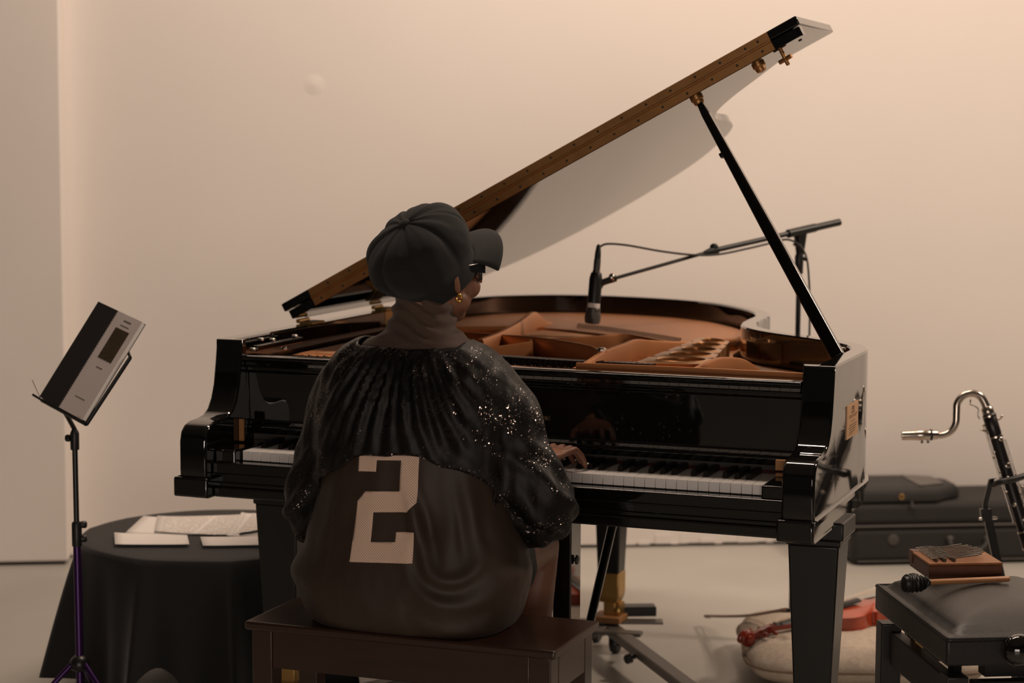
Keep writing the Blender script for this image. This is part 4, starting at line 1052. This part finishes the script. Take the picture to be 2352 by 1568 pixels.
# mic along its axis
m0 = cm(1360, 744, -.35); m1 = cm(1372, 600, -.35); MA = (m1-m0).normalized(); ML = (m1-m0).length
mic = empty('microphone', m0, 'grey stage microphone hanging over the piano strings', 'microphone')
mb = MB(); mb.lathe([(.010, 0), (.019, .002), (.0215, .010), (.0220, .024), (.019, .034)], m0, MA, 20); mb.build('grille', 'micgrille', mic, smooth=True)
mb = MB(); mb.lathe([(.0185, .034), (.0195, .038), (.0185, .042), (.0165, .044)], m0, MA, 20); mb.build('grille_ring', 'micgrey', mic, smooth=True)
mb = MB(); mb.lathe([(.0168, .0435), (.0172, .045), (.0168, .0565), (.015, .0570)], m0, MA, 20); mb.build('ring_highlight', 'paper', mic, smooth=True)  # silver ring, its bright reflection painted as a pale matte colour
mb = MB(); mb.lathe([(.0160, .044), (.0150, .062), (.0135, .10), (.0115, ML*.82), (.010, ML*.86)], m0, MA, 20); mb.build('handle', 'silver', mic, smooth=True)
mb = MB(); mb.lathe([(.0095, ML*.86), (.0095, ML*1.02), (.0085, ML*1.04)], m0, MA, 16); plug = mb.build('plug', 'micgrey', mic, smooth=True)
mb = MB(); mb.lathe([(.0088, ML*1.03), (.0085, ML*1.12), (.006, ML*1.24), (.0035, ML*1.27)], m0, MA, 14); mb.build('strain_relief', 'rubber', plug, smooth=True)
# clip belongs to the stand
mb = MB(); mb.lathe([(.0175, .056), (.0178, ML*.72), (.015, ML*.80), (.0135, ML*.82)], m0, MA, 20); cp_ = mb.build('mic_clip', 'plastic', ms, smooth=True)
kc = m0+MA*ML*.62
mb = MB(); mb.tube([kc, kc.lerp(b2, .6), b2+(b2-b1).normalized()*-.012], [.010, .009, .010], 10); mb.tube([m0+MA*ML*.40, kc.lerp(b2, .55)], .004, 8); mb.build('clip_joint', 'plastic', cp_, smooth=True)
mb = MB(); mb.ellipsoid(b2+Vector((0, 0, .004)), .009, .009, .012); mb.build('clip_screw', 'chrome', cp_, smooth=True)
# cable
e0 = m0+MA*ML*1.27
path = catmull([e0, cm(1378, 566, -.35), cm(1395, 560, -.34), cm(1440, 563, -.31), cm(1520, 577, -.26), cm(1590, 585, -.22), cm(1650, 584, -.17), cm(1720, 570, -.11), cm(1775, 557, -.06), cm(1808, 550, -.03), cm(1835, 562, -.03), cm(1852, 590, -.03),
                cm(1858, 640, -.03), cm(1860, 700, -.02), cm(1859, 770, -.01)], 8)
path += [Vector((px_+.035, py_-.01, z)) for z in (.80, .5, .2, .02)]+[Vector((px_+.10, py_+.10, .006)), Vector((px_+.5, py_+.4, .006))]
mb = MB(); mb.tube(path, .0030, 8); o = mb.build('microphone_cable', 'rubber', smooth=True); tag(o, 'thin black cable running from the microphone along its boom', 'cable')
mb = MB(); mb.ellipsoid(cm(1850, 594, -.03), .007, .006, .007); mb.build('cable_tie', 'metalblack', o, smooth=True)

# ================================================================== BASS CLARINET AND STAND
DC = 5.32
def cc(a, b, dd=0): return at(a, b, d=DC+dd)
clar = empty('bass_clarinet', cc(2262, 960), 'black bass clarinet with silver neck leaning in its stand', 'clarinet')
nk = catmull([cc(2143, 1000), cc(2165, 999), cc(2183, 991), cc(2195, 972), cc(2197, 945), cc(2199, 925), cc(2213, 908), cc(2234, 903), cc(2252, 910), cc(2263, 928), cc(2268, 942)], 6)
mb = MB(); mb.tube(nk, [.0085+.0022*i/len(nk) for i in range(len(nk))], 18); neck = mb.build('neck', 'silver', clar, smooth=True)
mb = MB(); a, b = cc(2071, 1000), cc(2147, 998); L = (b-a).length; dr = (b-a)/L
mb.lathe([(.0085, 0), (.0118, .0005), (.0122, L*.04), (.0125, L*.30), (.0135, L*.46), (.0135, L*.50), (.0142, L*.52), (.0142, L*.84), (.0128, L*.86), (.0128, L*1.06), (.010, L*1.1)], a, dr, 22); cap_ = mb.build('mouthpiece_cap', 'silver', clar, smooth=True)
mb = MB(); mb.lathe([(.0145, 0), (.0150, .001), (.0150, .005), (.0145, .006)], a+dr*L*.845, dr, 20); mb.build('cork_ring', 'rubber', cap_, smooth=True)
for t in (.62, .80):
    p = a+dr*L*t; mb = MB(); mb.lathe([(.002, 0), (.002, .016), (.004, .017), (.004, .021)], p, (0, 0, -1), 8); mb.build('ligature_screw', 'silver', cap_)
t0, t1 = cc(2267, 938), cc(2352, 1215, -.02); AXC = (t1-t0).normalized(); LB = .93
mb = MB(); mb.lathe([(.011, -.006), (.0155, 0), (.0160, .012), (.0135, .018)], t0, AXC, 20); mb.build('neck_collar', 'silver', neck, smooth=True)
mb = MB(); mb.lathe([(.0135, .012), (.0175, .016), (.0178, .07), (.0155, .075), (.0165, .30), (.0165, .325), (.0185, .33), (.0185, .37), (.0170, .375), (.0180, LB-.02), (.0190, LB)], t0, AXC, 24); bdy = mb.build('body', 'clarwood', clar, smooth=True)
for h in (.018, .074, .328, .372, .60):
    mb = MB(); mb.lathe([(.0170, 0), (.0192, .001), (.0192, .005), (.0170, .006)], t0+AXC*h, AXC, 20); mb.build('ring', 'silver', bdy, smooth=True)
SDC = (Vector(_r)-AXC*Vector(_r).dot(AXC)).normalized(); TWC = SDC.cross(AXC); TWC = TWC if TWC.dot(Vector(_f)) < 0 else -TWC   # towards the camera
for off, tw, h0, h1, r_ in ((-.022, .004, .04, .30, .0022), (-.019, .012, .06, .22, .0018), (.0195, .006, .09, .62, .0024), (.017, .014, .20, .50, .002), (.012, .019, .34, .80, .002), (-.015, .016, .40, .75, .0022)):
    mb = MB(); mb.tube([t0+AXC*h0+SDC*off+TWC*tw, t0+AXC*h1+SDC*off+TWC*tw], r_, 8); rd = mb.build('key_rod', 'silver', clar, smooth=True)
    for h in np.arange(h0, h1+.001, (h1-h0)/3):
        mb = MB(); mb.tube([t0+AXC*h+SDC*off*.7+TWC*tw*.7, t0+AXC*h+SDC*off*1.12+TWC*tw*1.12], .0030, 8); mb.build('rod_post', 'silver', rd, smooth=True)
for off, tw, h, r_ in ((.006, .0175, .085, .0055), (.004, .0175, .155, .0075), (-.005, .0175, .185, .004), (.014, .012, .235, .0065), (-.008, .016, .255, .0065), (.004, .018, .30, .006), (0, .0185, .345, .007), (-.006, .0185, .41, .009), (.006, .0185, .46, .010), (.0, .019, .53, .011), (.004, .019, .60, .011)):
    mb = MB(); mb.lathe([(r_*.5, 0), (r_, .001), (r_, .003), (r_*.6, .0045), (r_*.2, .0045)], t0+AXC*h+SDC*off+TWC*tw, (SDC*off+TWC*tw), 14); mb.build('key_cup', 'silver', clar, smooth=True)
for h, off in ((.055, -.030), (.035, .030), (.225, .028), (.245, .030)):
    p = t0+AXC*h; s_ = 1 if off > 0 else -1
    mb = MB(); mb.tube([p+SDC*.012*s_+TWC*.006, p+SDC*off*.8+TWC*.006, p+SDC*off-AXC*.006+TWC*.006], [.0022, .0026, .003], 8, round_ends=True); mb.ellipsoid(p+SDC*off-AXC*.006+TWC*.006, .0045, .0045, .003); mb.build('key_lever', 'silver', clar, smooth=True)
mb = MB(); q = [cc(2229, 917, -.012), cc(2230, 928, -.015), cc(2240, 933, -.012), cc(2247, 940, -.01), cc(2246, 953, -.01), cc(2250, 962, -.01)]; mb.tube(catmull(q, 4), .0018, 8); mb.ellipsoid(q[1], .0045, .0045, .003); mb.build('register_lever', 'silver', neck, smooth=True)
# bow and bell at the foot
foot = t0+AXC*LB; hdir = Vector((_r[0], _r[1], 0)).normalized()
bell = catmull([foot-AXC*.01, foot+AXC*.035, foot+AXC*.060+hdir*.03, foot+AXC*.045+hdir*.085, foot+AXC*.0+hdir*.11, foot-AXC*.06+hdir*.115+Vector((0, 0, .02))], 5)
nb = len(bell); mb = MB(); mb.tube(bell, [.018+.004*(i/nb)+.036*max(0, i/nb-.55)**1.6*2.2 for i in range(nb)], 20); mb.build('bell', 'silver', clar, smooth=True)
# stand
cst = empty('clarinet_stand', (t0+AXC*.45).xy.to_3d(), 'black metal instrument stand holding the bass clarinet', 'instrument stand')
yk = t0+AXC*.335
mb = MB(); mb.tube(catmull([cc(2285, 1112, -.03), cc(2300, 1106, -.055), cc(2330, 1100, -.055), cc(2365, 1088, -.03), cc(2380, 1078, .02), cc(2365, 1080, .05)], 5), .0085, 12, round_ends=True); mb.build('yoke', 'rubber', cst, smooth=True)
ul = [cc(2286, 1098, -.03), cc(2277, 1100, -.02), cc(2263, 1155, 0), cc(2263, 1175, 0)]
mb = MB()
def strip(mb, path, w1, w2):
    P = [Vector(p) for p in path]; R3 = Vector(_r); F3 = Vector(_f)
    mb.loft([[p+R3*w1+F3*w2, p-R3*w1+F3*w2, p-R3*w1-F3*w2, p+R3*w1-F3*w2] for p in P])
strip(mb, ul, .0065, .007); mb.build('upper_arm', 'metalblack', cst, bevel=.002)
mb = MB(); lo = [cc(2265, 1172, 0), cc(2291, 1292, 0)]; dl_ = (lo[1]-lo[0]).normalized(); zf = .02; e = lo[0]+dl_*((zf-lo[0].z)/dl_.z); strip(mb, [lo[0], e], .011, .009); mb.build('main_post', 'metalblack', cst, bevel=.002)
mb = MB(); strip(mb, [cc(2263, 1168, -.002), cc(2266, 1196, -.002)], .014, .012); hc = mb.build('post_clamp', 'metalblack', cst, bevel=.002)
mb = MB(); mb.tube([cc(2251, 1191, -.01), cc(2288, 1189, -.01)], [.004, .004], 10, round_ends=True); mb.build('clamp_screw', 'chrome', hc, smooth=True)
for an in (100, 220, 340):
    dv = Vector((math.cos(math.radians(an)), math.sin(math.radians(an)), 0))
    mb = MB(); mb.tube([e+Vector((0, 0, .05)), Vector((e.x, e.y, .011))+dv*.24], .009, 10); mb.build('leg', 'metalblack', cst, smooth=True)
mb = MB(); mb.tube([Vector((e.x, e.y, .05)), foot+Vector((0, 0, -.06))+hdir*.03], .008, 10); mb.build('foot_rest', 'metalblack', cst, smooth=True)

# ================================================================== INSTRUMENT CASE + BAG BY THE WALL
def caseframe(a, b, z=0): return at(a, b, z=z)
cl_ = caseframe(1956, 1300); CD = WD; CN = -WN        # runs along the wall
c0_ = Vector((cl_.x, cl_.y, 0))
def cf(s, n, z): return c0_+CD*s+CN*n+Vector((0, 0, z))
case = empty('instrument_case', cf(.6, .18, 0), 'long black instrument case lying on the floor against the wall', 'instrument case')
def cbox(mb, s0, s1, n0, n1, z0, z1):
    vs = [cf(s, n, z) for z in (z0, z1) for n in (n0, n1) for s in (s0, s1)]
    mb.add(vs, [(0, 2, 3, 1), (4, 5, 7, 6), (0, 1, 5, 4), (2, 6, 7, 3), (0, 4, 6, 2), (1, 3, 7, 5)])
mb = MB(); cbox(mb, 0, 1.22, 0, .34, .006, .135); mb.build('lower_shell', 'case', case, bevel=.025, segs=4)
mb = MB(); cbox(mb, 0.0, 1.22, 0, .34, .138, .218); mb.build('lid', 'case', case, bevel=.022, segs=4)
mb = MB(); cbox(mb, -.003, 1.223, -.003, .343, .132, .141); mb.build('seam_trim', 'casetrim', case, bevel=.003)
mb = MB(); cbox(mb, .02, 1.2, -.003, .003, .012, .018); mb.build('base_piping', 'casetrim', case, bevel=.002)
h0 = cf(.33, -.004, .085); h1 = cf(.56, -.004, .085)
h0 = at(2178, 1235, d=7.0); 
def cfp(a, b, n=-.006):   # point on the front of the case
    v = Vector(_f+_r*(a-1176)/FPX-_u*(b-784)/FPX); c = Vector(CAM); t = (c0_+CN*n-c).dot(CN)/v.dot(CN); return c+v*t
hp = [cfp(2182, 1237), cfp(2184, 1250, -.02), cfp(2200, 1263, -.03), cfp(2225, 1266, -.03), cfp(2250, 1262, -.03), cfp(2265, 1250, -.02), cfp(2268, 1237)]
mb = MB(); mb.tube(catmull(hp, 5), .010, 12, round_ends=True); mb.build('handle', 'bag', case, smooth=True)
for q in (hp[0], hp[-1]):
    mb = MB(); mb.ellipsoid(q, .014, .010, .012); mb.build('handle_loop', 'casetrim', case, smooth=True)
mb = MB(); mb.ellipsoid(cfp(2052, 1240, -.002), .020, .004, .020, Matrix((CD, CN, UP)).transposed()); mb.build('latch', 'casetrim', case, smooth=True)
bag = empty('gig_bag', cf(.22, .15, .22), 'small black nylon bag lying on the instrument case', 'bag')
mb = MB()
def bagr(z, g):
    out = []
    S = [(-.02, .03), (.02, .0), (.30, .0), (.40, .07), (.40, .18), (.30, .28), (.02, .28), (-.02, .24)]
    cS = (.19, .14)
    return [cf(cS[0]+(s-cS[0])*g, cS[1]+(n-cS[1])*g, z) for s, n in S]
mb.loft([bagr(.219, .97), bagr(.226, 1.0), bagr(.248, 1.0), bagr(.268, .93), bagr(.272, .80)]); mb.build('bag_body', 'bag', bag, bevel=.012, segs=3)
mb = MB(); mb.add([cf(.24, .02, .2725), cf(.34, .06, .2725), cf(.34, .2, .2725), cf(.24, .24, .2725), cf(.24, .02, .276), cf(.34, .06, .276), cf(.34, .2, .276), cf(.24, .24, .276)], [(3, 2, 1, 0), (4, 5, 6, 7), (0, 1, 5, 4), (1, 2, 6, 5), (2, 3, 7, 6), (3, 0, 4, 7)]); mb.build('bag_patch', 'bagpatch', bag, bevel=.002)
mb = MB(); p = cf(.17, -.004, .240); mb.tube([p+CD*.008*math.cos(t)+UP*.008*math.sin(t) for t in np.linspace(0, 2*math.pi, 17)], .0022, 6); mb.build('zip_ring', 'brass', bag, smooth=True)
mb = MB(); p = cf(.205, -.006, .225); mb.tube([p, p+Vector((.004, 0, -.022))], [.004, .006], 8); mb.build('zip_pull', 'casetrim', bag, smooth=True)

# ================================================================== ADJUSTABLE STOOL, KALIMBA, MALLET
SZ = .50
s0 = at(2010, 1335, z=SZ); s1 = at(2175, 1460, z=SZ)
SA = Vector((s1.x-s0.x, s1.y-s0.y, 0)); SLEN = SA.length; SA.normalize(); SB = Vector((-SA.y, SA.x, 0))   # SB to the right
SO = Vector((s0.x, s0.y, 0)); SWID = .36
def sf(a, b, z): return SO+SA*a+SB*b+Vector((0, 0, z))
stool = empty('adjustable_piano_stool', sf(SLEN/2, SWID/2, 0), 'black leather adjustable piano stool with side knob at right', 'stool')
def sbox(mb, a0, a1, b0, b1, z0, z1):
    vs = [sf(a, b, z) for z in (z0, z1) for b in (b0, b1) for a in (a0, a1)]
    mb.add(vs, [(0, 2, 3, 1), (4, 5, 7, 6), (0, 1, 5, 4), (2, 6, 7, 3), (0, 4, 6, 2), (1, 3, 7, 5)])
mb = MB(); sbox(mb, 0, SLEN, 0, SWID, SZ-.062, SZ-.008); mb.build('seat_frame', 'leather', stool, bevel=.006)
# padded top: dished edge, soft centre
NX, NY = 40, 34; vs = []; fs = []
for j in range(NY+1):
    for i in range(NX+1):
        u, v = i/NX, j/NY; eu = min(u, 1-u)*SLEN; ev = min(v, 1-v)*SWID; e_ = min(eu, ev)
        z = SZ-.008+.006*min(1, e_/.004)-.008*gs(e_, .018, .008)+.040*(1-math.exp(-max(0, e_-.016)/.06))
        vs.append(sf(u*SLEN, v*SWID, z))
for j in range(NY):
    for i in range(NX): k = j*(NX+1)+i; fs.append((k, k+1, k+NX+2, k+NX+1))
mb = MB(); mb.add(vs, fs); o = mb.build('cushion_pad', 'leather', stool, smooth=True)
o.data.set_sharp_from_angle(angle=math.radians(180)) if hasattr(o.data, 'set_sharp_from_angle') else None
sd2 = o.modifiers.new('t', 'SOLIDIFY'); sd2.thickness = .004; sd2.offset = -1
pip = [sf(.004, .004, SZ-.008), sf(SLEN-.004, .004, SZ-.008), sf(SLEN-.004, SWID-.004, SZ-.008), sf(.004, SWID-.004, SZ-.008), sf(.004, .004, SZ-.008)]
mb = MB()
for a, b in zip(pip[:-1], pip[1:]): mb.tube([a, b], .004, 8)
mb.build('piping', 'leather', stool, smooth=True)
for a in (.003, SLEN-.048):
    for b in (.003, SWID-.048):
        mb = MB(); sbox(mb, a, a+.045, b, b+.045, 0, SZ-.084); mb.build('leg', 'stoolblack', stool, bevel=.003)
for b in (.018, SWID-.046):
    mb = MB(); sbox(mb, .062, SLEN-.062, b, b+.028, SZ-.170, SZ-.098); mb.build('apron', 'stoolblack', stool, bevel=.003)
for a in (.018, SLEN-.046):
    mb = MB(); sbox(mb, a, a+.028, .062, SWID-.062, SZ-.170, SZ-.098); mb.build('apron', 'stoolblack', stool, bevel=.003)
for a in (.10, SLEN-.14):
    for b in (.05, SWID-.07):
        mb = MB(); sbox(mb, a, a+.03, b, b+.02, SZ-.12, SZ-.06); mb.build('lift_strut', 'brass' if a < .2 else 'metalblack', stool, bevel=.002)
mb = MB(); sbox(mb, SLEN-.10, SLEN-.06, .10, SWID-.08, SZ-.10, SZ-.066); mb.build('lift_block', 'stoolblack', stool)
kb = at(2338, 1492, d=float((np.array(sf(SLEN, .17, SZ-.1))-CAM) @ _f)-.02)
mb = MB(); mb.lathe([(.006, -.05), (.006, 0), (.016, .002), (.029, .010), (.033, .024), (.029, .038), (.016, .047), (.004, .050)], kb-SA*.02, SA, 24); mb.build('height_knob', 'lacquer', stool, smooth=True)
# kalimba
KZ = SZ+.030
q = [at(2128, 1330, z=KZ), at(2303, 1326, z=KZ), at(2225, 1269+8, z=KZ+.025), at(2086, 1278+8, z=KZ+.025)]
k_o = at(2134, 1329, z=KZ+.002); k_r = at(2302, 1327, z=KZ+.002); kx = (k_r-k_o); kx.z = 0; kl = kx.length; kx.normalize(); ky = Vector((-kx.y, kx.x, 0)); kh = .036
kd = .155
# left edge runs back and to the left
ke = at(2088, 1302, z=KZ+.002); 
def kf(u, v, z): return Vector((k_o.x, k_o.y, KZ))+kx*(u*kl-.012*v*0)+(Vector((at(2088, 1296, z=KZ+.002).x-k_o.x, at(2088, 1296, z=KZ+.002).y-k_o.y, 0)))*v+Vector((0, 0, z))
kal = empty('kalimba', kf(.5, .5, 0), 'wooden thumb piano with metal tines on the leather stool', 'kalimba')
def kbox(mb, u0, u1, v0, v1, z0, z1, w=None):
    vs = [kf(u, v, z) for z in (z0, z1) for v in (v0, v1) for u in (u0, u1)]
    mb.add(vs, [(0, 2, 3, 1), (4, 5, 7, 6), (0, 1, 5, 4), (2, 6, 7, 3), (0, 4, 6, 2), (1, 3, 7, 5)])
mb = MB(); kbox(mb, 0, 1, 0, .98, 0, kh-.006); mb.build('box', 'kalimbadark', kal, bevel=.002)
mb = MB(); kbox(mb, -.01, 1.0, -.005, 1.0, kh-.0062, kh); mb.build('top_board', 'kalimba', kal, bevel=.002)
mb = MB(); kbox(mb, -.012, .10, .80, 1.02, .010, kh+.001); mb.build('end_block', 'kalimbadark', kal, bevel=.003)
for u, r_ in ((.16, .0026), (.27, .0032), (.40, .0028)):
    mb = MB(); mb.tube([kf(u-.04, .06, kh+.004), kf(u+.02-.04, .93, kh+.004)], r_*1.2, 8); mb.build('bridge_bar', 'iron', kal, smooth=True)
for i in range(11):
    v = .10+.078*i; ln = .30+.16*math.sin(math.pi*i/10)+.02*(i % 2)
    mb = MB(); mb.tube([kf(.05, v, kh+.006), kf(.22, v, kh+.010), kf(.38, v, kh+.007), kf(.40+ln, v+.015, kh+.013)], [.0011, .0011, .0012, .0016], 6, squash=1); mb.build('tine', 'iron', kal, smooth=True)
# mallet
mz = KZ+.012
ma, mb_ = at(2100, 1338, z=mz+.004), at(2314, 1329, z=mz+.0)
mal = empty('mallet', ma, 'small wooden mallet with black wrapped head on the leather stool', 'mallet')
dm_ = (mb_-ma).normalized()
mb = MB(); mb.tube([ma, mb_], [.0058, .0062], 12, round_ends=True); mb.build('stick', 'stick', mal, smooth=True)
mb = MB(); mb.lathe([(.004, -.026), (.013, -.023), (.0175, -.012), (.0180, 0), (.0160, .010), (.011, .017), (.009, .030), (.008, .034)], ma, dm_, 20); hd_ = mb.build('mallet_head', 'rubber', mal, smooth=True)
for k in range(7):
    h = -.018+k*.007; rr = [.0165, .0180, .0185, .0182, .0170, .0135, .0105][k]; n_ = dm_.orthogonal().normalized(); m_ = dm_.cross(n_)
    mb = MB(); mb.tube([ma+dm_*(h+.004*math.sin(t+k))+(n_*math.cos(t)+m_*math.sin(t))*rr for t in np.linspace(0, 2*math.pi, 21)], .0022, 6); mb.build('cord_wrap', 'rubber', hd_, smooth=True)

# ================================================================== FLOOR CUSHION, VIOLIN, BOW
cu0 = at(1712, 1465, z=.06); CUC = Vector((.56, 1.36, 0)); cua = math.radians(18); CX = Vector((math.cos(cua), math.sin(cua), 0)); CY = Vector((-CX.y, CX.x, 0))
cush = empty('floor_cushion', CUC, 'large beige fabric floor cushion under the violin', 'cushion')
rings = []; nA = 120; HX, HY = .33, .30
for j in range(25):
    t = -math.pi/2+math.pi*j/24; cz = math.sin(t); cr = max(math.cos(t), .02)**.42; rg = []
    for k in range(nA):
        a = 2*math.pi*k/nA; c, s = math.cos(a), math.sin(a)
        x = math.copysign(abs(c)**.42, c); y = math.copysign(abs(s)**.42, s)
        edge_ = max(abs(x), abs(y))
        hh = .068*(1-.10*edge_**4)
        z = .072+cz*hh; pull = 1-.05*(1-abs(x*y))
        p = CUC+CX*(x*HX*cr*pull)+CY*(y*HY*cr*pull)+Vector((0, 0, z))
        p += (CX*x+CY*y)*.006*noise.noise(p*14)+Vector((0, 0, 1))*(.007*noise.noise(p*9)+.004*noise.noise(p*25))*max(0, cz)
        p.z = max(p.z, .003); rg.append(p)
    rings.append(rg)
mb = MB(); mb.loft(rings); mb.build('cushion_cover', 'cushion', cush, smooth=True)
mb = MB(); pth = []
for k in range(61):
    a = 2*math.pi*k/60; c, s = math.cos(a), math.sin(a); x = math.copysign(abs(c)**.42, c); y = math.copysign(abs(s)**.42, s); pull = 1-.05*(1-abs(x*y))
    pth.append(CUC+CX*(x*HX*pull*1.008)+CY*(y*HY*pull*1.008)+Vector((0, 0, .072)))
mb.tube(pth, .005, 8); mb.build('piping', 'cushionside', cush, smooth=True)
# violin: scroll to the left, body to the right, lying face up
va = at(1712, 1442, z=.150); vb = at(2010, 1392, z=.175)
VX = (vb-va); vtilt = VX.z; VX.z = 0; VX.normalize(); VX = (VX+Vector((0, 0, .06))).normalized(); VY = Vector((-VX.y, VX.x, 0)).normalized(); VZ = VX.cross(VY)
V0 = Vector((va.x, va.y, .150))
def vf(x, y, z): return V0+VX*x+VY*y+VZ*z
vio = empty('violin', vf(.45, 0, -.03), 'reddish brown violin lying on the beige floor cushion', 'violin')
half = catmull([(.235, 0, 0), (.238, .03, 0), (.252, .062, 0), (.285, .082, 0), (.325, .078, 0), (.352, .062, 0), (.366, .056, 0), (.372, .066, 0), (.374, .060, 0), (.395, .054, 0), (.425, .055, 0), (.447, .064, 0), (.450, .071, 0), (.456, .068, 0), (.475, .088, 0), (.515, .104, 0), (.555, .096, 0), (.582, .062, 0), (.590, .025, 0), (.591, 0, 0)], 4)
outl = [(p.x, p.y) for p in half]+[(p.x, -p.y) for p in half[::-1][1:-1]]
vc = (.415, 0)
def vring(g, z): return [vf(vc[0]+(x-vc[0])*g, y*g, z) for x, y in outl]
mb = MB(); mb.loft([vring(.965, -.030), vring(.965, 0)]); vb_ = mb.build('ribs', 'violin', vio, smooth=True)
mb = MB(); mb.loft([vring(1, 0), vring(1.0, .004), vring(.93, .006), vring(.75, .012), vring(.45, .017), vring(.1, .018)]); mb.build('top_plate', 'violin', vio, smooth=True)
mb = MB(); mb.loft([vring(.1, -.046), vring(.5, -.044), vring(.85, -.036), vring(1, -.034), vring(1, -.030)]); mb.build('back_plate', 'violin', vio, smooth=True)
mb = MB(); mb.loft([[vf(x, -wd, -.006), vf(x, wd, -.006), vf(x, wd*.8, -.020), vf(x, -wd*.8, -.020)] for x, wd in ((.085, .012), (.22, .017), (.245, .018))]); mb.build('neck', 'violindark', vio, bevel=.004)
mb = MB(); mb.loft([[vf(x, -wd, z), vf(x, wd, z), vf(x, wd*.5, z+.006), vf(x, -wd*.5, z+.006)] for x, wd, z in ((.088, .012, -.005), (.24, .018, .012), (.355, .021, .026))]); mb.build('fingerboard', 'ebony', vio, bevel=.001)
mb = MB(); mb.loft([[vf(x, -wd, z0), vf(x, wd, z0), vf(x, wd, z1), vf(x, -wd, z1)] for x, wd, z0, z1 in ((.090, .013, -.020, -.002), (.06, .011, -.026, -.004), (.035, .009, -.034, -.012), (.018, .008, -.036, -.020))]); pgb = mb.build('peg_box', 'violindark', vio, bevel=.002)
sp = []; 
for k in range(30):
    t = k/29*2.6*math.pi; r_ = .0225*(1-.75*k/29); sp.append((.004-r_*math.cos(t), -.030+r_*math.sin(t)))
mb = MB(); mb.tube([vf(x, 0, z) for x, z in sp], [.008-.003*k/29 for k in range(30)], 10, round_ends=True); mb.lathe([(.019, -.011), (.021, -.009), (.021, .009), (.019, .011)], vf(.004, 0, -.030), VY, 20); mb.lathe([(.004, -.024), (.011, -.022), (.012, 0), (.011, .022), (.004, .024)], vf(.004, 0, -.030), VY, 16); mb.build('scroll', 'violindark', vio, smooth=True)
for x, s in ((.030, 1), (.045, -1), (.060, 1), (.075, -1)):
    mb = MB(); mb.tube([vf(x, -s*.012, -.018), vf(x, s*.022, -.018)], [.003, .0036], 8); mb.ellipsoid(vf(x, s*.030, -.018), .007, .010, .007, Matrix((VX, VY, VZ)).transposed(), 10, 8); mb.build('peg', 'violindark', vio, smooth=True)
mb = MB(); mb.prism([(-.021, .012), (-.016, .040), (-.008, .049), (.008, .049), (.016, .040), (.021, .012), (.010, .014), (0, .024), (-.010, .014)], lambda p, q, t: vf(t, p, q), .428, .432); mb.build('bridge', 'stick', vio)
mb = MB(); mb.loft([[vf(x, -wd, z), vf(x, wd, z), vf(x, wd*.6, z+.006), vf(x, -wd*.6, z+.006)] for x, wd, z in ((.478, .020, .024), (.50, .021, .024), (.585, .010, .012))]); mb.build('tailpiece', 'ebony', vio, bevel=.002)
mb = MB(); mb.ellipsoid(vf(.552, .062, .022), .028, .038, .008, Matrix((VX, VY, VZ)).transposed()); mb.build('chin_rest', 'ebony', vio, smooth=True)
for k in range(4):
    y = -.0115+k*.0077
    mb = MB(); mb.tube([vf(.088, y*.6, .002), vf(.430, y*1.3, .0495), vf(.485, y, .030)], .0006, 4); mb.build('string', 'steel', vio)
for s in (-1, 1):
    mb = MB(); mb.tube(catmull([vf(.395, s*.030, .0160), vf(.400, s*.036, .0150), (vf(.412, s*.034, .0155)), vf(.430, s*.042, .0138), vf(.448, s*.048, .0122), vf(.456, s*.042, .0128)], 4), .0022, 6); mb.build('f_hole', 'ebony', vio)
# bow
w0 = at(1619, 1417, z=.03); w1 = at(1800, 1409, z=.195)
dw = (w1-w0).normalized(); w2 = w0+dw*.70
bow = empty('violin_bow', w0, 'thin violin bow lying across the violin neck', 'bow')
sdw = Vector((-dw.y, dw.x, 0)).normalized()
mb = MB(); mb.tube(catmull([w0+Vector((0, 0, .004)), w0.lerp(w2, .3)+Vector((0, 0, .000)), w0.lerp(w2, .6)+Vector((0, 0, .0)), w2+Vector((0, 0, .012))], 5), .0042, 8); mb.build('stick', 'bowwood', bow, smooth=True)
mb = MB(); mb.loft([[w0+sdw*.011*a_-dw*.002+Vector((0, 0, z)) for a_, z in ((0, .006), (.3, .006), (1.2, -.001), (1.2, -.004), (0, -.002))], [w0+dw*.022+sdw*.008*a_+Vector((0, 0, z)) for a_, z in ((0, .005), (.3, .005), (1.2, -.001), (1.2, -.003), (0, -.002))]]); mb.build('tip', 'ebony', bow)
mb = MB(); mb.loft([[w0+sdw*.013+Vector((0, 0, z)) for z in (-.002, .001)]+[w0+sdw*.018+Vector((0, 0, z)) for z in (.001, -.002)], [w2+sdw*.013+Vector((0, 0, z)) for z in (.004, .007)]+[w2+sdw*.018+Vector((0, 0, z)) for z in (.007, .004)]]); mb.build('hair_ribbon', 'horsehair', bow)
mb = MB(); mb.loft([[w2+dw*t+sdw*a_+Vector((0, 0, z)) for a_, z in ((.002, .004), (.020, .002), (.020, .012), (.002, .016))] for t in (-.045, 0)]); mb.build('frog', 'ebony', bow, bevel=.001)

# ================================================================== FLOOR CABLE
p = [at(1890, 1400, z=.004), at(1915, 1455, z=.004), at(1935, 1500, z=.004), at(1962, 1540, z=.004), at(1990, 1572, z=.004), at(2040, 1640, z=.004)]
mb = MB(); mb.tube(catmull(p, 8), .0035, 8); o = mb.build('floor_cable', 'rubber', smooth=True); tag(o, 'thin black cable on the floor beside the right piano leg', 'cable')
